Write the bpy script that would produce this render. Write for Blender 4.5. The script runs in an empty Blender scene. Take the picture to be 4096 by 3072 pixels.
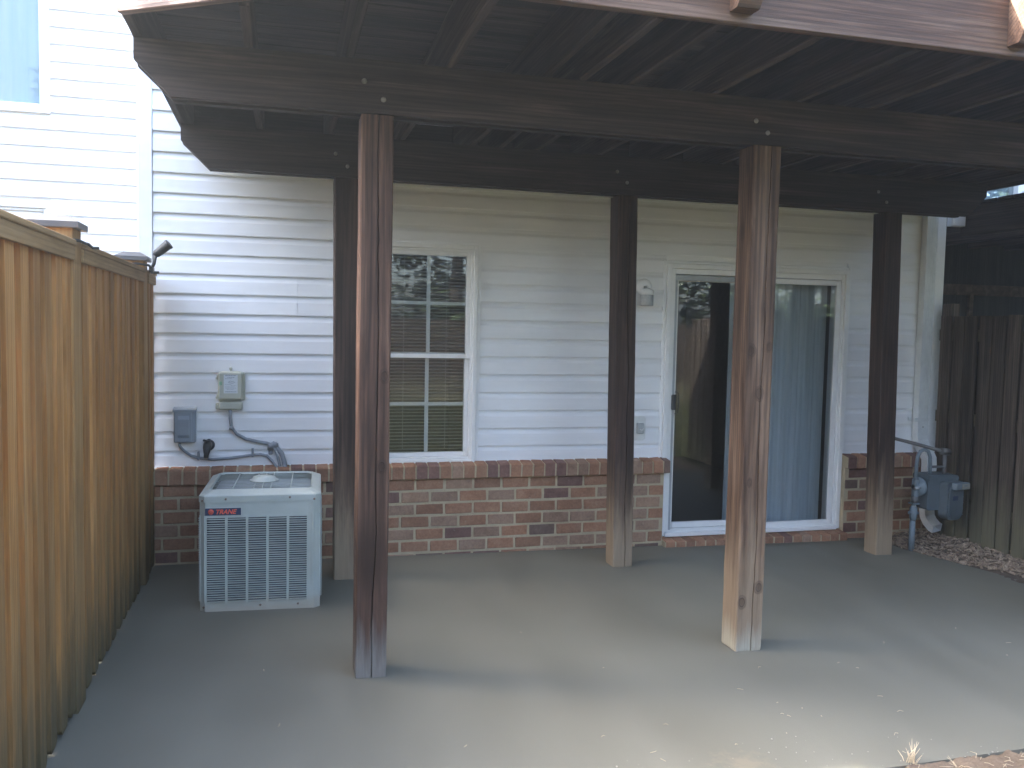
import bpy, math, random
from mathutils import Matrix, Vector, noise as mnoise
R = math.radians
rng = random.Random(7)

# ------------------------------------------------------------------ camera
sc = bpy.context.scene
cam_d = bpy.data.cameras.new('camera'); cam_o = bpy.data.objects.new('camera', cam_d)
sc.collection.objects.link(cam_o)
rt = Vector((0.9666854, -0.2551784, 0.02008276)); up = Vector((-0.00331551, 0.06596893, 0.99781617))
fw = Vector((0.25594598, 0.96464091, -0.06292515))
m = Matrix.Identity(4)
for i in range(3):
    m[i][0] = rt[i]; m[i][1] = up[i]; m[i][2] = -fw[i]
m[0][3], m[1][3], m[2][3] = 0.786, -5.957, 1.577
cam_o.matrix_world = m
cam_d.sensor_width = 36; cam_d.lens = 3473.15 / 4096 * 36
cam_d.clip_start = 0.05; cam_d.clip_end = 500
sc.camera = cam_o

# ------------------------------------------------------------------ sky, sun, exposure
SUN_EL = R(42); SH = Vector((-0.88, 0.47, 0)).normalized()
w = bpy.data.worlds.new('World'); sc.world = w; w.use_nodes = True
nt = w.node_tree; bg = nt.nodes['Background']
sky = nt.nodes.new('ShaderNodeTexSky'); sky.sky_type = 'NISHITA'; sky.sun_disc = False
sky.sun_elevation = SUN_EL; sky.sun_rotation = math.atan2(SH.x, SH.y)
sky.dust_density = 4.5; sky.air_density = 0.9; sky.ozone_density = 0.6
nt.links.new(sky.outputs[0], bg.inputs[0]); bg.inputs[1].default_value = 0.15
sun_d = bpy.data.lights.new('sun', 'SUN'); sun_d.energy = 3.2; sun_d.angle = R(0.53); sun_d.color = (1, 0.95, 0.87)
sun_o = bpy.data.objects.new('sun', sun_d); sc.collection.objects.link(sun_o)
sd = Vector((SH.x * math.cos(SUN_EL), SH.y * math.cos(SUN_EL), math.sin(SUN_EL)))
sun_o.rotation_euler = sd.to_track_quat('Z', 'Y').to_euler()
sc.view_settings.view_transform = 'Standard'; sc.view_settings.look = 'None'
sc.view_settings.gamma = 1; sc.view_settings.use_curve_mapping = False
sc.view_settings.exposure = 3.8
sc.render.engine = 'CYCLES'
sc.cycles.max_bounces = 7; sc.cycles.diffuse_bounces = 5; sc.cycles.transparent_max_bounces = 10
sc.cycles.caustics_reflective = False; sc.cycles.caustics_refractive = False

# ------------------------------------------------------------------ materials
class NT:
    def __init__(s, name):
        s.m = bpy.data.materials.new(name); s.m.use_nodes = True
        s.t = s.m.node_tree; s.b = s.t.nodes['Principled BSDF']; s.out = s.t.nodes['Material Output']
        s.tc = None
    def n(s, t, **k):
        x = s.t.nodes.new('ShaderNode' + t)
        for a, v in k.items(): setattr(x, a, v)
        return x
    def l(s, a, b): s.t.links.new(a, b)
    def coords(s, scale=(1, 1, 1), rnd=True, rot=(0, 0, 0)):
        tc = s.n('TexCoord'); mp = s.n('Mapping'); mp.inputs['Scale'].default_value = scale
        mp.inputs['Rotation'].default_value = rot
        src = tc.outputs['Object']
        if rnd:
            oi = s.n('ObjectInfo'); ad = s.n('VectorMath', operation='MULTIPLY_ADD')
            cb = s.n('CombineXYZ'); 
            for i in range(3): s.l(oi.outputs['Random'], cb.inputs[i])
            s.l(cb.outputs[0], ad.inputs[0]); ad.inputs[1].default_value = (37, 53, 71); s.l(src, ad.inputs[2]); src = ad.outputs[0]
        s.l(src, mp.inputs['Vector']); return mp.outputs[0]
    def noise(s, vec, scale, detail=5, rough=.6, dist=0):
        x = s.n('TexNoise'); x.inputs['Scale'].default_value = scale; x.inputs['Detail'].default_value = detail
        x.inputs['Roughness'].default_value = rough; x.inputs['Distortion'].default_value = dist
        s.l(vec, x.inputs['Vector']); return x.outputs['Fac']
    def ramp(s, fac, stops):
        x = s.n('ValToRGB'); e = x.color_ramp.elements
        while len(e) < len(stops): e.new(.5)
        for i, (p, c) in enumerate(stops):
            e[i].position = p; e[i].color = (*c, 1) if not isinstance(c, (int, float)) else (c, c, c, 1)
        s.l(fac, x.inputs[0]); return x.outputs[0]
    def mix(s, fac, a, b, mode='MIX'):
        x = s.n('Mix', data_type='RGBA', blend_type=mode)
        def put(sock, v):
            if isinstance(v, (int, float)): sock.default_value = v
            elif isinstance(v, tuple): sock.default_value = (*v, 1)
            else: s.l(v, sock)
        put(x.inputs[0], fac); put(x.inputs[6], a); put(x.inputs[7], b); return x.outputs[2]
    def math(s, op, a, b=0):
        x = s.n('Math', operation=op)
        for i, v in enumerate((a, b)):
            if isinstance(v, (int, float)): x.inputs[i].default_value = v
            else: s.l(v, x.inputs[i])
        return x.outputs[0]
    def bump(s, h, strength=.3, dist=.004):
        x = s.n('Bump'); x.inputs['Strength'].default_value = strength; x.inputs['Distance'].default_value = dist
        s.l(h, x.inputs['Height']); s.l(x.outputs[0], s.b.inputs['Normal'])
    def set(s, col=None, rough=None, metal=None, spec=None):
        def put(sock, v):
            if isinstance(v, (int, float)): sock.default_value = v
            elif isinstance(v, tuple): sock.default_value = (*v, 1)
            else: s.l(v, sock)
        if col is not None: put(s.b.inputs['Base Color'], col)
        if rough is not None: put(s.b.inputs['Roughness'], rough)
        if metal is not None: put(s.b.inputs['Metallic'], metal)
        if spec is not None: put(s.b.inputs['Specular IOR Level'], spec)
        return s.m

def simple(name, col, rough=.5, metal=0, var=.12, sc_=14, bump=.08):
    t = NT(name); v = t.coords()
    f = t.noise(v, sc_, 6); a = tuple(c * (1 - var) for c in col); b = tuple(min(1, c * (1 + var)) for c in col)
    t.bump(t.noise(v, sc_ * 8, 3), bump, .001)
    return t.set(t.ramp(f, [(.3, a), (.7, b)]), rough, metal)

def wood(name, dark, mid, light, axis, rough=.75, foot=None, var=.35, knots=True, spots=(), grain=.7):
    """weathered sawn timber, grain along axis (0,1,2); foot = list of (height, colour) wear at the bottom"""
    t = NT(name)
    s1 = [16, 16, 16]; s1[axis] = 1.1
    s2 = [70, 70, 70]; s2[axis] = 1.4
    v1 = t.coords(tuple(s1)); v2 = t.coords(tuple(s2)); v0 = t.coords((1, 1, 1))
    big = t.noise(v1, 1.0, 6, .62, .6); fine = t.noise(v2, 1.6, 6, .7, .2)
    blot = t.noise(v0, 3.2, 4)
    col = t.ramp(big, [(.34, dark), (.5, mid), (.66, light)])
    ws = [9, 9, 9]; ws[axis] = .55     # cathedral figure of flat sawn timber
    wv = t.n('TexWave', wave_type='RINGS'); wv.rings_direction = 'XYZ'[axis]; wv.inputs['Scale'].default_value = 2.2; wv.inputs['Distortion'].default_value = 5.5
    wv.inputs['Detail'].default_value = 3; wv.inputs['Detail Scale'].default_value = .8; t.l(t.coords(tuple(ws)), wv.inputs['Vector'])
    col = t.mix(grain * .7, col, t.ramp(wv.outputs['Fac'], [(.15, .50), (.5, 1.0), (.9, 1.1)]), 'MULTIPLY')
    col = t.mix(grain, col, t.ramp(fine, [(.32, .38), (.66, 1.12)]), 'MULTIPLY')
    col = t.mix(.35, col, t.ramp(blot, [(.3, .55), (.72, 1.15)]), 'MULTIPLY')
    oi = t.n('ObjectInfo'); col = t.mix(1, col, t.ramp(oi.outputs['Random'], [(0, 1 - var), (1, 1 + var * .6)]), 'MULTIPLY')
    hgt = fine
    if knots:
        ks = [7.5, 7.5, 7.5]; ks[axis] = 2.6
        vk = t.coords(tuple(ks)); vo = t.n('TexVoronoi'); vo.inputs['Scale'].default_value = 1; t.l(vk, vo.inputs['Vector'])
        wn = t.n('Math', operation='GREATER_THAN'); cs = t.n('SeparateColor'); t.l(vo.outputs['Color'], cs.inputs[0])
        t.l(cs.outputs[0], wn.inputs[0]); wn.inputs[1].default_value = .84
        km = t.ramp(vo.outputs['Distance'], [(0.05, 1), (.2, 0)])
        k = t.math('MULTIPLY', km, wn.outputs[0])
        col = t.mix(t.math('MULTIPLY', k, .75), col, tuple(c * .35 for c in dark))
    if foot:
        tc = t.n('TexCoord'); sx = t.n('SeparateXYZ'); t.l(tc.outputs['Object'], sx.inputs[0])
        jag = t.noise(v1, 1.3, 5, .7)
        for h0, h1, c in foot:
            z = t.math('ADD', sx.outputs[2], t.math('MULTIPLY', t.math('SUBTRACT', jag, .5), (h1 - h0) * 2.6))
            mr = t.n('MapRange'); t.l(z, mr.inputs[0]); mr.inputs[1].default_value = h0; mr.inputs[2].default_value = h1
            mr.inputs[3].default_value = 1; mr.inputs[4].default_value = 0
            cc = t.mix(.5, c, t.ramp(fine, [(.3, .5), (.65, 1.0)]), 'MULTIPLY')
            col = t.mix(t.math('MULTIPLY', mr.outputs[0], .9), col, cc)
    for sx_, sz_, sr in spots:      # single knots and scorch marks at their own places
        tc = t.n('TexCoord'); mp = t.n('Mapping'); mp.vector_type = 'TEXTURE'; mp.inputs['Location'].default_value = (sx_, -.07, sz_); mp.inputs['Scale'].default_value = (sr, 1, sr * 1.7)
        t.l(tc.outputs['Object'], mp.inputs['Vector']); ln = t.n('VectorMath', operation='LENGTH'); t.l(mp.outputs[0], ln.inputs[0])
        dd = t.math('ADD', ln.outputs['Value'], t.math('MULTIPLY', t.math('SUBTRACT', t.noise(v1, 1.5, 3), .5), .9))
        if sr < .06:
            col = t.mix(t.ramp(dd, [(0, .55), (.42, .45), (.5, .9), (.62, .25), (.74, .5), (.85, 0)]), col, tuple(c * .55 for c in dark)); hgt = t.math('ADD', hgt, t.ramp(dd, [(.4, .0), (.5, .8), (.8, 0)]))
        else: col = t.mix(t.ramp(dd, [(.2, .8), (1, 0)]), col, tuple(c * .5 for c in dark))
    t.bump(t.math('ADD', hgt, t.math('MULTIPLY', big, .6)), .55, .004)
    return t.set(col, rough, spec=.3)

M = {}
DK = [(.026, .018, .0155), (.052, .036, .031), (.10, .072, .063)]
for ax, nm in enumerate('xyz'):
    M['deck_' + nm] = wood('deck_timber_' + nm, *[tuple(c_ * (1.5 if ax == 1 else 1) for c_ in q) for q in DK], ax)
M['fascia'] = wood('fascia_timber', (.095, .048, .028), (.155, .084, .052), (.22, .137, .092), 0, .6)  # paler and redder than the other deck timber
M['fascia_d_sunlit'] = wood('fascia_diag_sunlit', (.16, .09, .07), (.30, .19, .15), (.45, .32, .27), 0, .5)  # paler copy of the fascia wood; grazing sun is put into its colour
RP = [(.048, .024, .015), (.110, .056, .035), (.19, .108, .069)]
M['post_front_a'] = wood('post_front_a', *RP, 2, foot=[(.12, .62, (.085, .048, .034)), (.05, .26, (.24, .22, .19))], spots=[(-.02, .55, .12), (.045, 1.35, .03), (.04, .95, .025)])
M['post_front_b'] = wood('post_front_b', (.068, .036, .021), (.145, .084, .050), (.24, .155, .10), 2, foot=[(.25, .75, (.27, .195, .125)), (.02, .15, (.42, .38, .29))], spots=[(.005, 1.29, .030), (-.045, 1.50, .030), (.05, 1.52, .022), (.045, .32, .028), (-.03, .85, .018), (-.045, .25, .03)])
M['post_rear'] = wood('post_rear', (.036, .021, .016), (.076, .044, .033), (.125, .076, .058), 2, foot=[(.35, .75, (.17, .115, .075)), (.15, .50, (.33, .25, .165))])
M['fence_l'] = wood('cedar_fence', (.38, .165, .046), (.49, .235, .072), (.59, .32, .118), 2, .8, foot=[(.2, 1.0, (.26, .155, .062)), (.02, .38, (.10, .085, .045))], var=.26, grain=.32)
M['fence_l_post'] = wood('cedar_fence_post', (.31, .16, .055), (.40, .22, .08), (.48, .29, .12), 2, .8, var=.1, grain=.3, foot=[(.2, 1.0, (.24, .145, .06)), (.02, .38, (.10, .085, .045))])
M['fence_rail'] = wood('cedar_rail', (.29, .17, .07), (.37, .225, .095), (.44, .28, .13), 1, .8, var=.1, grain=.3)
M['fence_r'] = wood('grey_fence', (.05, .038, .028), (.095, .072, .055), (.16, .125, .10), 2, .85, foot=[(.1, .62, (.16, .15, .095))], var=.3)
M['dark_wood'] = wood('neighbour_timber', (.05, .03, .022), (.09, .06, .045), (.14, .10, .08), 1, .8)

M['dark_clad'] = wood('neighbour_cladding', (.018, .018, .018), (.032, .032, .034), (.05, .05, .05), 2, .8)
def siding(name, col):
    t = NT(name); v = t.coords((1, 6, 14), rnd=True)
    f = t.noise(v, 1.2, 5); g = t.noise(t.coords((1, 1, 1)), 2.2, 4)
    c = t.ramp(f, [(.3, tuple(x * .93 for x in col)), (.7, col)])
    c = t.mix(.5, c, t.ramp(g, [(.3, .90), (.6, 1.0)]), 'MULTIPLY')
    t.bump(t.noise(t.coords((2, 60, 60)), 3, 4), .12, .001)
    return t.set(c, .42, spec=.4)
M['siding'] = siding('vinyl_siding', (.82, .82, .815))
M['trim'] = simple('white_trim', (.80, .80, .79), .4, var=.03)
M['frame'] = simple('window_vinyl', (.78, .77, .74), .35, var=.04)
M['sheath'] = simple('wall_sheathing', (.5, .5, .5), .8)
M['roof'] = simple('roof_shingle', (.08, .08, .085), .9)

def brickmat(name, a, b, c):
    t = NT(name); v = t.coords((1, 1, 1))
    f = t.noise(v, 9, 6, .7); g = t.noise(v, 60, 5, .75)
    col = t.ramp(f, [(.3, a), (.5, b), (.72, c)])
    col = t.mix(.6, col, t.ramp(g, [(.3, .55), (.65, 1.05)]), 'MULTIPLY')
    oi = t.n('ObjectInfo'); col = t.mix(1, col, t.ramp(oi.outputs['Random'], [(0, (.82, .81, .81)), (.5, (1, 1, 1)), (1, (1.15, 1.12, 1.08))]), 'MULTIPLY')
    sp = t.noise(v, 28, 6, .8); col = t.mix(t.ramp(sp, [(.60, 0), (.70, .55)]), col, (.42, .34, .25))
    t.bump(t.math('ADD', g, t.math('MULTIPLY', f, .8)), .6, .004)
    return t.set(col, .88, spec=.25)
M['brick0'] = brickmat('brick_red', (.25, .122, .072), (.34, .178, .106), (.40, .235, .145))
M['brick1'] = brickmat('brick_tan', (.26, .16, .105), (.345, .22, .148), (.41, .275, .19))
M['brick2'] = brickmat('brick_grey', (.13, .082, .066), (.18, .118, .092), (.24, .16, .12))
M['brick3'] = brickmat('brick_plum', (.15, .080, .066), (.205, .112, .09), (.26, .155, .12))
t = NT('mortar'); v = t.coords(rnd=False)
t.bump(t.noise(v, 45, 7, .75), .9, .008)
M['mortar'] = t.set(t.ramp(t.noise(v, 7, 7, .7), [(.3, (.38, .31, .20)), (.7, (.52, .435, .29))]), .95, spec=.2)

# patio: new, trowelled grey concrete coating
t = NT('patio_concrete'); v = t.coords(rnd=False); v2 = t.coords((1.2, .35, 1), rnd=False, rot=(0, 0, R(25)))
f = t.noise(v, .8, 4, .5); g = t.noise(v2, 3.0, 4, .5); h = t.noise(v, 240, 3)
col = t.ramp(f, [(.3, (.146, .136, .103)), (.7, (.182, .170, .129))])
col = t.mix(.7, col, t.ramp(g, [(.35, .88), (.65, 1.06)]), 'MULTIPLY')
col = t.mix(.25, col, t.ramp(h, [(.35, .8), (.6, 1.0)]), 'MULTIPLY')
tc = t.n('TexCoord')
vd = t.n('VectorMath', operation='DISTANCE'); t.l(tc.outputs['Object'], vd.inputs[0]); vd.inputs[1].default_value = (2.42, -3.22, 0)
st = t.math('ADD', vd.outputs['Value'], t.math('MULTIPLY', t.math('SUBTRACT', t.noise(v, 14, 6, .7), .5), .5))
col = t.mix(t.ramp(st, [(.02, .30), (.13, 0)]), col, (.32, .25, .16))
t.bump(t.math('ADD', t.math('MULTIPLY', h, .35), t.noise(v2, 9, 4)), .12, .004)
M['patio'] = t.set(col, t.ramp(g, [(.3, .52), (.7, .70)]), spec=.35)
t = NT('soil'); v = t.coords(rnd=False)
c = t.ramp(t.noise(v, 6, 8, .75), [(.3, (.22, .155, .10)), (.7, (.36, .27, .19))])
c = t.mix(.6, c, t.ramp(t.noise(v, 60, 5, .8), [(.35, .6), (.65, 1.1)]), 'MULTIPLY')
t.bump(t.noise(v, 40, 8, .8), 1, .02); M['soil'] = t.set(c, .95, spec=.15)
t = NT('lawn'); v = t.coords(rnd=False)
c = t.ramp(t.noise(v, 1.1, 8, .7), [(.35, (.025, .032, .012)), (.6, (.05, .05, .024)), (.8, (.10, .085, .05))])
t.bump(t.noise(v, 30, 8, .8), 1, .03); M['lawn'] = t.set(c, .95, spec=.1)
M['leaf'] = simple('evergreen_leaf', (.040, .060, .026), .6, var=.5, sc_=1.5)
M['bark'] = simple('tree_bark', (.07, .055, .045), .9, var=.3)
t = NT('bark_soil'); v = t.coords(rnd=False)
t.bump(t.noise(v, 40, 8, .8), 1, .02); M['bark_soil'] = t.set(t.ramp(t.noise(v, 12, 7, .75), [(.3, (.07, .05, .035)), (.7, (.17, .125, .09))]), .95)
t = NT('wood_chip'); v = t.coords(rnd=False)
M['chip'] = t.set(t.ramp(t.noise(v, 30, 4, .7), [(.3, (.13, .09, .06)), (.5, (.27, .20, .14)), (.7, (.46, .37, .27))]), .85)
M['straw'] = simple('dry_straw', (.62, .50, .33), .8, var=.25)
M['grit'] = simple('pale_grit', (.40, .37, .31), .8, var=.3)

t = NT('glass'); fr = t.n('Fresnel'); fr.inputs[0].default_value = 1.55
gl = t.n('BsdfGlossy'); gl.inputs['Roughness'].default_value = .02; gl.inputs[0].default_value = (.95, .98, 1, 1)
tr = t.n('BsdfTransparent'); tr.inputs[0].default_value = (.90, .93, .95, 1)
mx = t.n('MixShader'); t.l(t.math('MINIMUM', t.math('MULTIPLY', fr.outputs[0], .8), 1.0), mx.inputs[0]); t.l(tr.outputs[0], mx.inputs[1]); t.l(gl.outputs[0], mx.inputs[2])
t.l(mx.outputs[0], t.out.inputs[0]); M['glass'] = t.m
M['lampglass'] = simple('frosted_lamp_glass', (.42, .43, .42), .2, var=.2, sc_=40)
t = NT('ac_paint'); v = t.coords(rnd=False)
g = t.noise(v, 5, 6); tc = t.n('TexCoord'); sx = t.n('SeparateXYZ'); t.l(tc.outputs['Object'], sx.inputs[0])
c = t.ramp(g, [(.3, (.37, .41, .375)), (.7, (.455, .495, .45))])
zz = t.math('ADD', sx.outputs[2], t.math('MULTIPLY', t.math('SUBTRACT', t.noise(v, 22, 6, .75), .5), .12))
c = t.mix(t.ramp(zz, [(.01, .65), (.10, 0)]), c, (.40, .33, .24))
c = t.mix(t.ramp(t.noise(v, 34, 5, .8), [(.64, 0), (.72, .5)]), c, (.34, .29, .22))
M['ac'] = t.set(c, .42)
M['ac_dark'] = simple('coil_dark', (.022, .026, .029), .7)
M['screw'] = simple('rusty_screw', (.22, .16, .12), .5, .6)
M['logo_blue'] = simple('badge_navy', (.028, .045, .095), .4, bump=0)
M['logo_red'] = simple('badge_red', (.70, .12, .07), .4, bump=0)
M['box_beige'] = simple('utility_beige', (.44, .45, .37), .45, var=.05)
M['box_grey'] = simple('utility_grey', (.25, .29, .33), .45, var=.06)
M['cable'] = simple('grey_conduit', (.22, .245, .27), .5)
M['black'] = simple('black_plastic', (.022, .024, .026), .45)
M['brass'] = simple('hose_brass', (.30, .29, .25), .35, .7)
M['label'] = simple('paper_label', (.60, .64, .66), .5, var=.04)
M['ink'] = simple('printed_ink', (.14, .18, .22), .6, bump=0)
M['green'] = simple('green_tag', (.22, .42, .27), .5)
M['meter'] = simple('meter_grey', (.095, .118, .13), .45, var=.12, sc_=9)
M['meter_pipe'] = simple('meter_pipe', (.17, .21, .23), .5, var=.15)
M['metal'] = simple('galvanised', (.55, .56, .57), .35, .8)
M['bolt'] = simple('bolt_zinc', (.28, .27, .25), .5, .5)
M['meter_dial'] = simple('meter_index', (.26, .26, .22), .4)
M['iron'] = simple('aged_pipe', (.16, .155, .15), .6, .4)
M['down'] = simple('downspout_paint', (.66, .68, .67), .4, var=.08)
M['outlet'] = simple('outlet_plate', (.62, .63, .60), .4)
M['outlet_cov'] = simple('outlet_cover', (.36, .38, .38), .35)
M['cap'] = simple('post_cap', (.085, .085, .09), .4)
M['blind'] = simple('blind_slat', (.44, .44, .43), .5)
M['roomw'] = simple('room_wall', (.16, .15, .14), .9)
M['roomf'] = simple('room_floor', (.07, .055, .045), .6)
t = NT('curtain'); v = t.coords((30, 30, .6), rnd=False)
M['curtain'] = t.set(t.ramp(t.noise(v, 1.2, 4), [(.3, (.48, .51, .52)), (.7, (.62, .65, .65))]), .85)
t = NT('curtain_blue'); v = t.coords((12, 12, .5), rnd=False)
M['curtain_blue'] = t.set(t.ramp(t.noise(v, 1.2, 4), [(.3, (.62, .80, .86)), (.7, (.80, .90, .93))]), .85)

# ------------------------------------------------------------------ mesh helpers
class MB:
    def __init__(s): s.v = []; s.f = []; s.sm = []; s.mi = []
    def add(s, vs, fs, smooth=False, mi=0):
        o = len(s.v); s.v += [tuple(p) for p in vs]; s.f += [tuple(i + o for i in f) for f in fs]
        s.sm += [smooth] * len(fs); s.mi += [mi] * len(fs); return s
    def box(s, x0, x1, y0, y1, z0, z1, b=0.0, mi=0, M4=None):
        if b <= 0:
            vs = [(x, y, z) for z in (z0, z1) for y in (y0, y1) for x in (x0, x1)]
            fs = [(0, 2, 3, 1), (4, 5, 7, 6), (0, 1, 5, 4), (2, 6, 7, 3), (0, 4, 6, 2), (1, 3, 7, 5)]
        else:
            c = ((x0 + x1) / 2, (y0 + y1) / 2, (z0 + z1) / 2); h = ((x1 - x0) / 2, (y1 - y0) / 2, (z1 - z0) / 2)
            b = min(b, min(h) * .9); vs = []; idx = {}
            for sx in (-1, 1):
                for sy in (-1, 1):
                    for sz in (-1, 1):
                        for a in range(3):
                            p = [h[0] * sx, h[1] * sy, h[2] * sz]
                            for q in range(3):
                                if q != a: p[q] -= b * (sx, sy, sz)[q]
                            idx[(sx, sy, sz, a)] = len(vs); vs.append(tuple(c[i] + p[i] for i in range(3)))
            fs = []
            def quad(ks, nrm):
                pts = [Vector(vs[k]) for k in ks]; n_ = (pts[1] - pts[0]).cross(pts[2] - pts[0])
                fs.append(tuple(ks) if n_.dot(Vector(nrm)) > 0 else tuple(reversed(ks)))
            for a in range(3):
                o = [q for q in range(3) if q != a]
                for sg in (-1, 1):
                    ks = []
                    for u, v_ in ((-1, -1), (1, -1), (1, 1), (-1, 1)):
                        k = [0, 0, 0]; k[a] = sg; k[o[0]] = u; k[o[1]] = v_; ks.append(idx[(*k, a)])
                    nr = [0, 0, 0]; nr[a] = sg; quad(ks, nr)
                for u in (-1, 1):
                    for v_ in (-1, 1):
                        k1 = [0, 0, 0]; k1[a] = -1; k1[o[0]] = u; k1[o[1]] = v_; k2 = list(k1); k2[a] = 1
                        nr = [0, 0, 0]; nr[o[0]] = u; nr[o[1]] = v_
                        quad([idx[(*k1, o[0])], idx[(*k2, o[0])], idx[(*k2, o[1])], idx[(*k1, o[1])]], nr)
            for sx in (-1, 1):
                for sy in (-1, 1):
                    for sz in (-1, 1):
                        quad([idx[(sx, sy, sz, a)] for a in range(3)], (sx, sy, sz))
        if M4: vs = [tuple(M4 @ Vector(p)) for p in vs]
        return s.add(vs, fs, mi=mi)
    def prism(s, pts, ax, a0, a1, mi=0, smooth=False):
        """polygon pts (2D in the other two axes, cyclic order) extruded on axis ax"""
        n = len(pts); vs = []
        for a in (a0, a1):
            for p in pts:
                q = list(p); q.insert(ax, a); vs.append(tuple(q))
        area = sum(pts[i][0] * pts[(i + 1) % n][1] - pts[(i + 1) % n][0] * pts[i][1] for i in range(n))
        flip = (area < 0) != (ax == 1)
        fs = [tuple(range(n))[::-1], tuple(range(n, 2 * n))] + [(i, (i + 1) % n, (i + 1) % n + n, i + n) for i in range(n)]
        if flip: fs = [f[::-1] for f in fs]
        return s.add(vs, fs, smooth, mi)
    def tube(s, path, r, n=10, cap=True, mi=0, rect=None):
        path = [Vector(p) for p in path]; rs = r if isinstance(r, (list, tuple)) else [r] * len(path)
        rings = []; ref = None
        for i, p in enumerate(path):
            d = (path[min(i + 1, len(path) - 1)] - path[max(i - 1, 0)]).normalized()
            if ref is None:
                ref = Vector((1, 0, 0)) if abs(d.x) < .9 else Vector((0, 0, 1))
            a = (ref - d * ref.dot(d)).normalized(); ref = a; b = d.cross(a)
            if rect:
                hw, hd = rect
                rings.append([p + a * sx * hw + b * sy * hd for sx, sy in ((-1, -1), (1, -1), (1, 1), (-1, 1))])
            else:
                rings.append([p + (a * math.cos(2 * math.pi * k / n) + b * math.sin(2 * math.pi * k / n)) * rs[i] for k in range(n)])
        n = len(rings[0]); vs = [q for g in rings for q in g]; fs = []
        for i in range(len(rings) - 1):
            for k in range(n): fs.append((i * n + k, i * n + (k + 1) % n, (i + 1) * n + (k + 1) % n, (i + 1) * n + k))
        s.add(vs, fs, not rect, mi)
        if cap:
            o = len(s.v) - len(vs)
            s.f += [tuple(o + k for k in range(n))[::-1], tuple(o + len(vs) - n + k for k in range(n))]; s.sm += [False] * 2; s.mi += [mi] * 2
        return s
    def lathe(s, prof, M4, n=24, mi=0, smooth=True):
        vs = []; fs = []
        for r, z in prof:
            for k in range(n):
                a = 2 * math.pi * k / n; vs.append(tuple(M4 @ Vector((r * math.cos(a), r * math.sin(a), z))))
        for i in range(len(prof) - 1):
            for k in range(n): fs.append((i * n + k, i * n + (k + 1) % n, (i + 1) * n + (k + 1) % n, (i + 1) * n + k))
        fs.append(tuple(range(n))[::-1]); fs.append(tuple(range(len(vs) - n, len(vs))))
        return s.add(vs, fs, smooth, mi)
    def mesh(s, name, mats):
        me = bpy.data.meshes.new(name); me.from_pydata(s.v, [], s.f)
        for mm in (mats if isinstance(mats, list) else [mats]): me.materials.append(M[mm])
        me.polygons.foreach_set('use_smooth', s.sm); me.polygons.foreach_set('material_index', s.mi); me.update(); return me

def tag(o, label=None, cat=None, group=None, kind=None):
    if label: o['label'] = label
    if cat: o['category'] = cat
    if group: o['group'] = group
    if kind: o['kind'] = kind
    return o
def empty(name, loc, label, cat, group=None, rz=0):
    o = bpy.data.objects.new(name, None); sc.collection.objects.link(o); o.location = loc; o.rotation_euler = (0, 0, rz)
    return tag(o, label, cat, group)
def world_loc(o):
    l = Vector(o.location)
    while o.parent: o = o.parent; l = l + Vector(o.location)
    return l
def obj(name, mb, mats, parent=None, at=None, me=None):
    """mesh given in world coordinates; origin moved to at; parents here are never rotated (apart from local builds)"""
    at = Vector(at) if at else Vector((0, 0, 0))
    if me is None:
        if at.length: mb.v = [(p[0] - at.x, p[1] - at.y, p[2] - at.z) for p in mb.v]
        me = mb.mesh(name, mats)
    o = bpy.data.objects.new(name, me); sc.collection.objects.link(o)
    if parent: o.parent = parent; o.location = at - world_loc(parent)
    else: o.location = at
    return o

PZ = lambda x, y=0: .02 - .008 * x        # patio height

# ------------------------------------------------------------------ the ground
g = MB().add([(-33, -23, -.09), (33, -23, -.09), (33, 12.5, -.09), (-33, 12.5, -.09)], [(0, 1, 2, 3)])
tag(obj('ground', g, 'lawn'), kind='structure')
# loose sunlit soil in front of the slab: fine relief
def sheet(name, mat, x0, x1, y0, y1, step, zf, kind='structure'):
    nx = int((x1 - x0) / step); ny = int((y1 - y0) / step); vs = []; fs = []
    for j in range(ny + 1):
        for i in range(nx + 1):
            x = x0 + (x1 - x0) * i / nx; y = y0 + (y1 - y0) * j / ny; vs.append((x, y, zf(x, y)))
    for j in range(ny):
        for i in range(nx): a = j * (nx + 1) + i; fs.append((a, a + 1, a + nx + 2, a + nx + 1))
    mb = MB().add(vs, fs, True); return tag(obj(name, mb, mat), kind=kind)
def fn(x, y, s, k=0): return mnoise.noise(Vector((x * s + k, y * s, k * 1.7)))
def soil_z(x, y):
    ye = -3.335 + .03 * max(0, x - 2.6) if x < 3.7 else -3.30 + .087 * (x - 3.7)
    t_ = max(0, min(1, (ye + .035 + .05 * fn(x, 0, 6, 5) - y) / .05))
    return -.10 + (.098 + PZ(x)) * t_ + .012 * fn(x, y, 5) + .013 * fn(x, y, 17, 3) + .012 * fn(x, y, 45, 9) + .03 * min(1, max(0, ye - y)) - .03 * max(0, (2.6 - x))
sheet('soil', 'soil', 1.9, 5.6, -3.95, -3.0, .016, soil_z)
patio_outline = [(-.10, -.02), (5.36, -.02), (5.33, -.45), (5.44, -.85), (5.56, -1.33), (5.70, -1.9), (6.0, -3.1), (3.7, -3.30), (2.6, -3.335), (-.10, -3.45)]
mb = MB(); n_ = len(patio_outline)
vs = [(x, y, PZ(x)) for x, y in patio_outline] + [(x, y, PZ(x) - .12) for x, y in patio_outline]
mb.add(vs, [tuple(range(n_))[::-1]] + [(i, (i + 1) % n_, (i + 1) % n_ + n_, i + n_) for i in range(n_)])
tag(obj('patio', mb, 'patio'), kind='structure')
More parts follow.
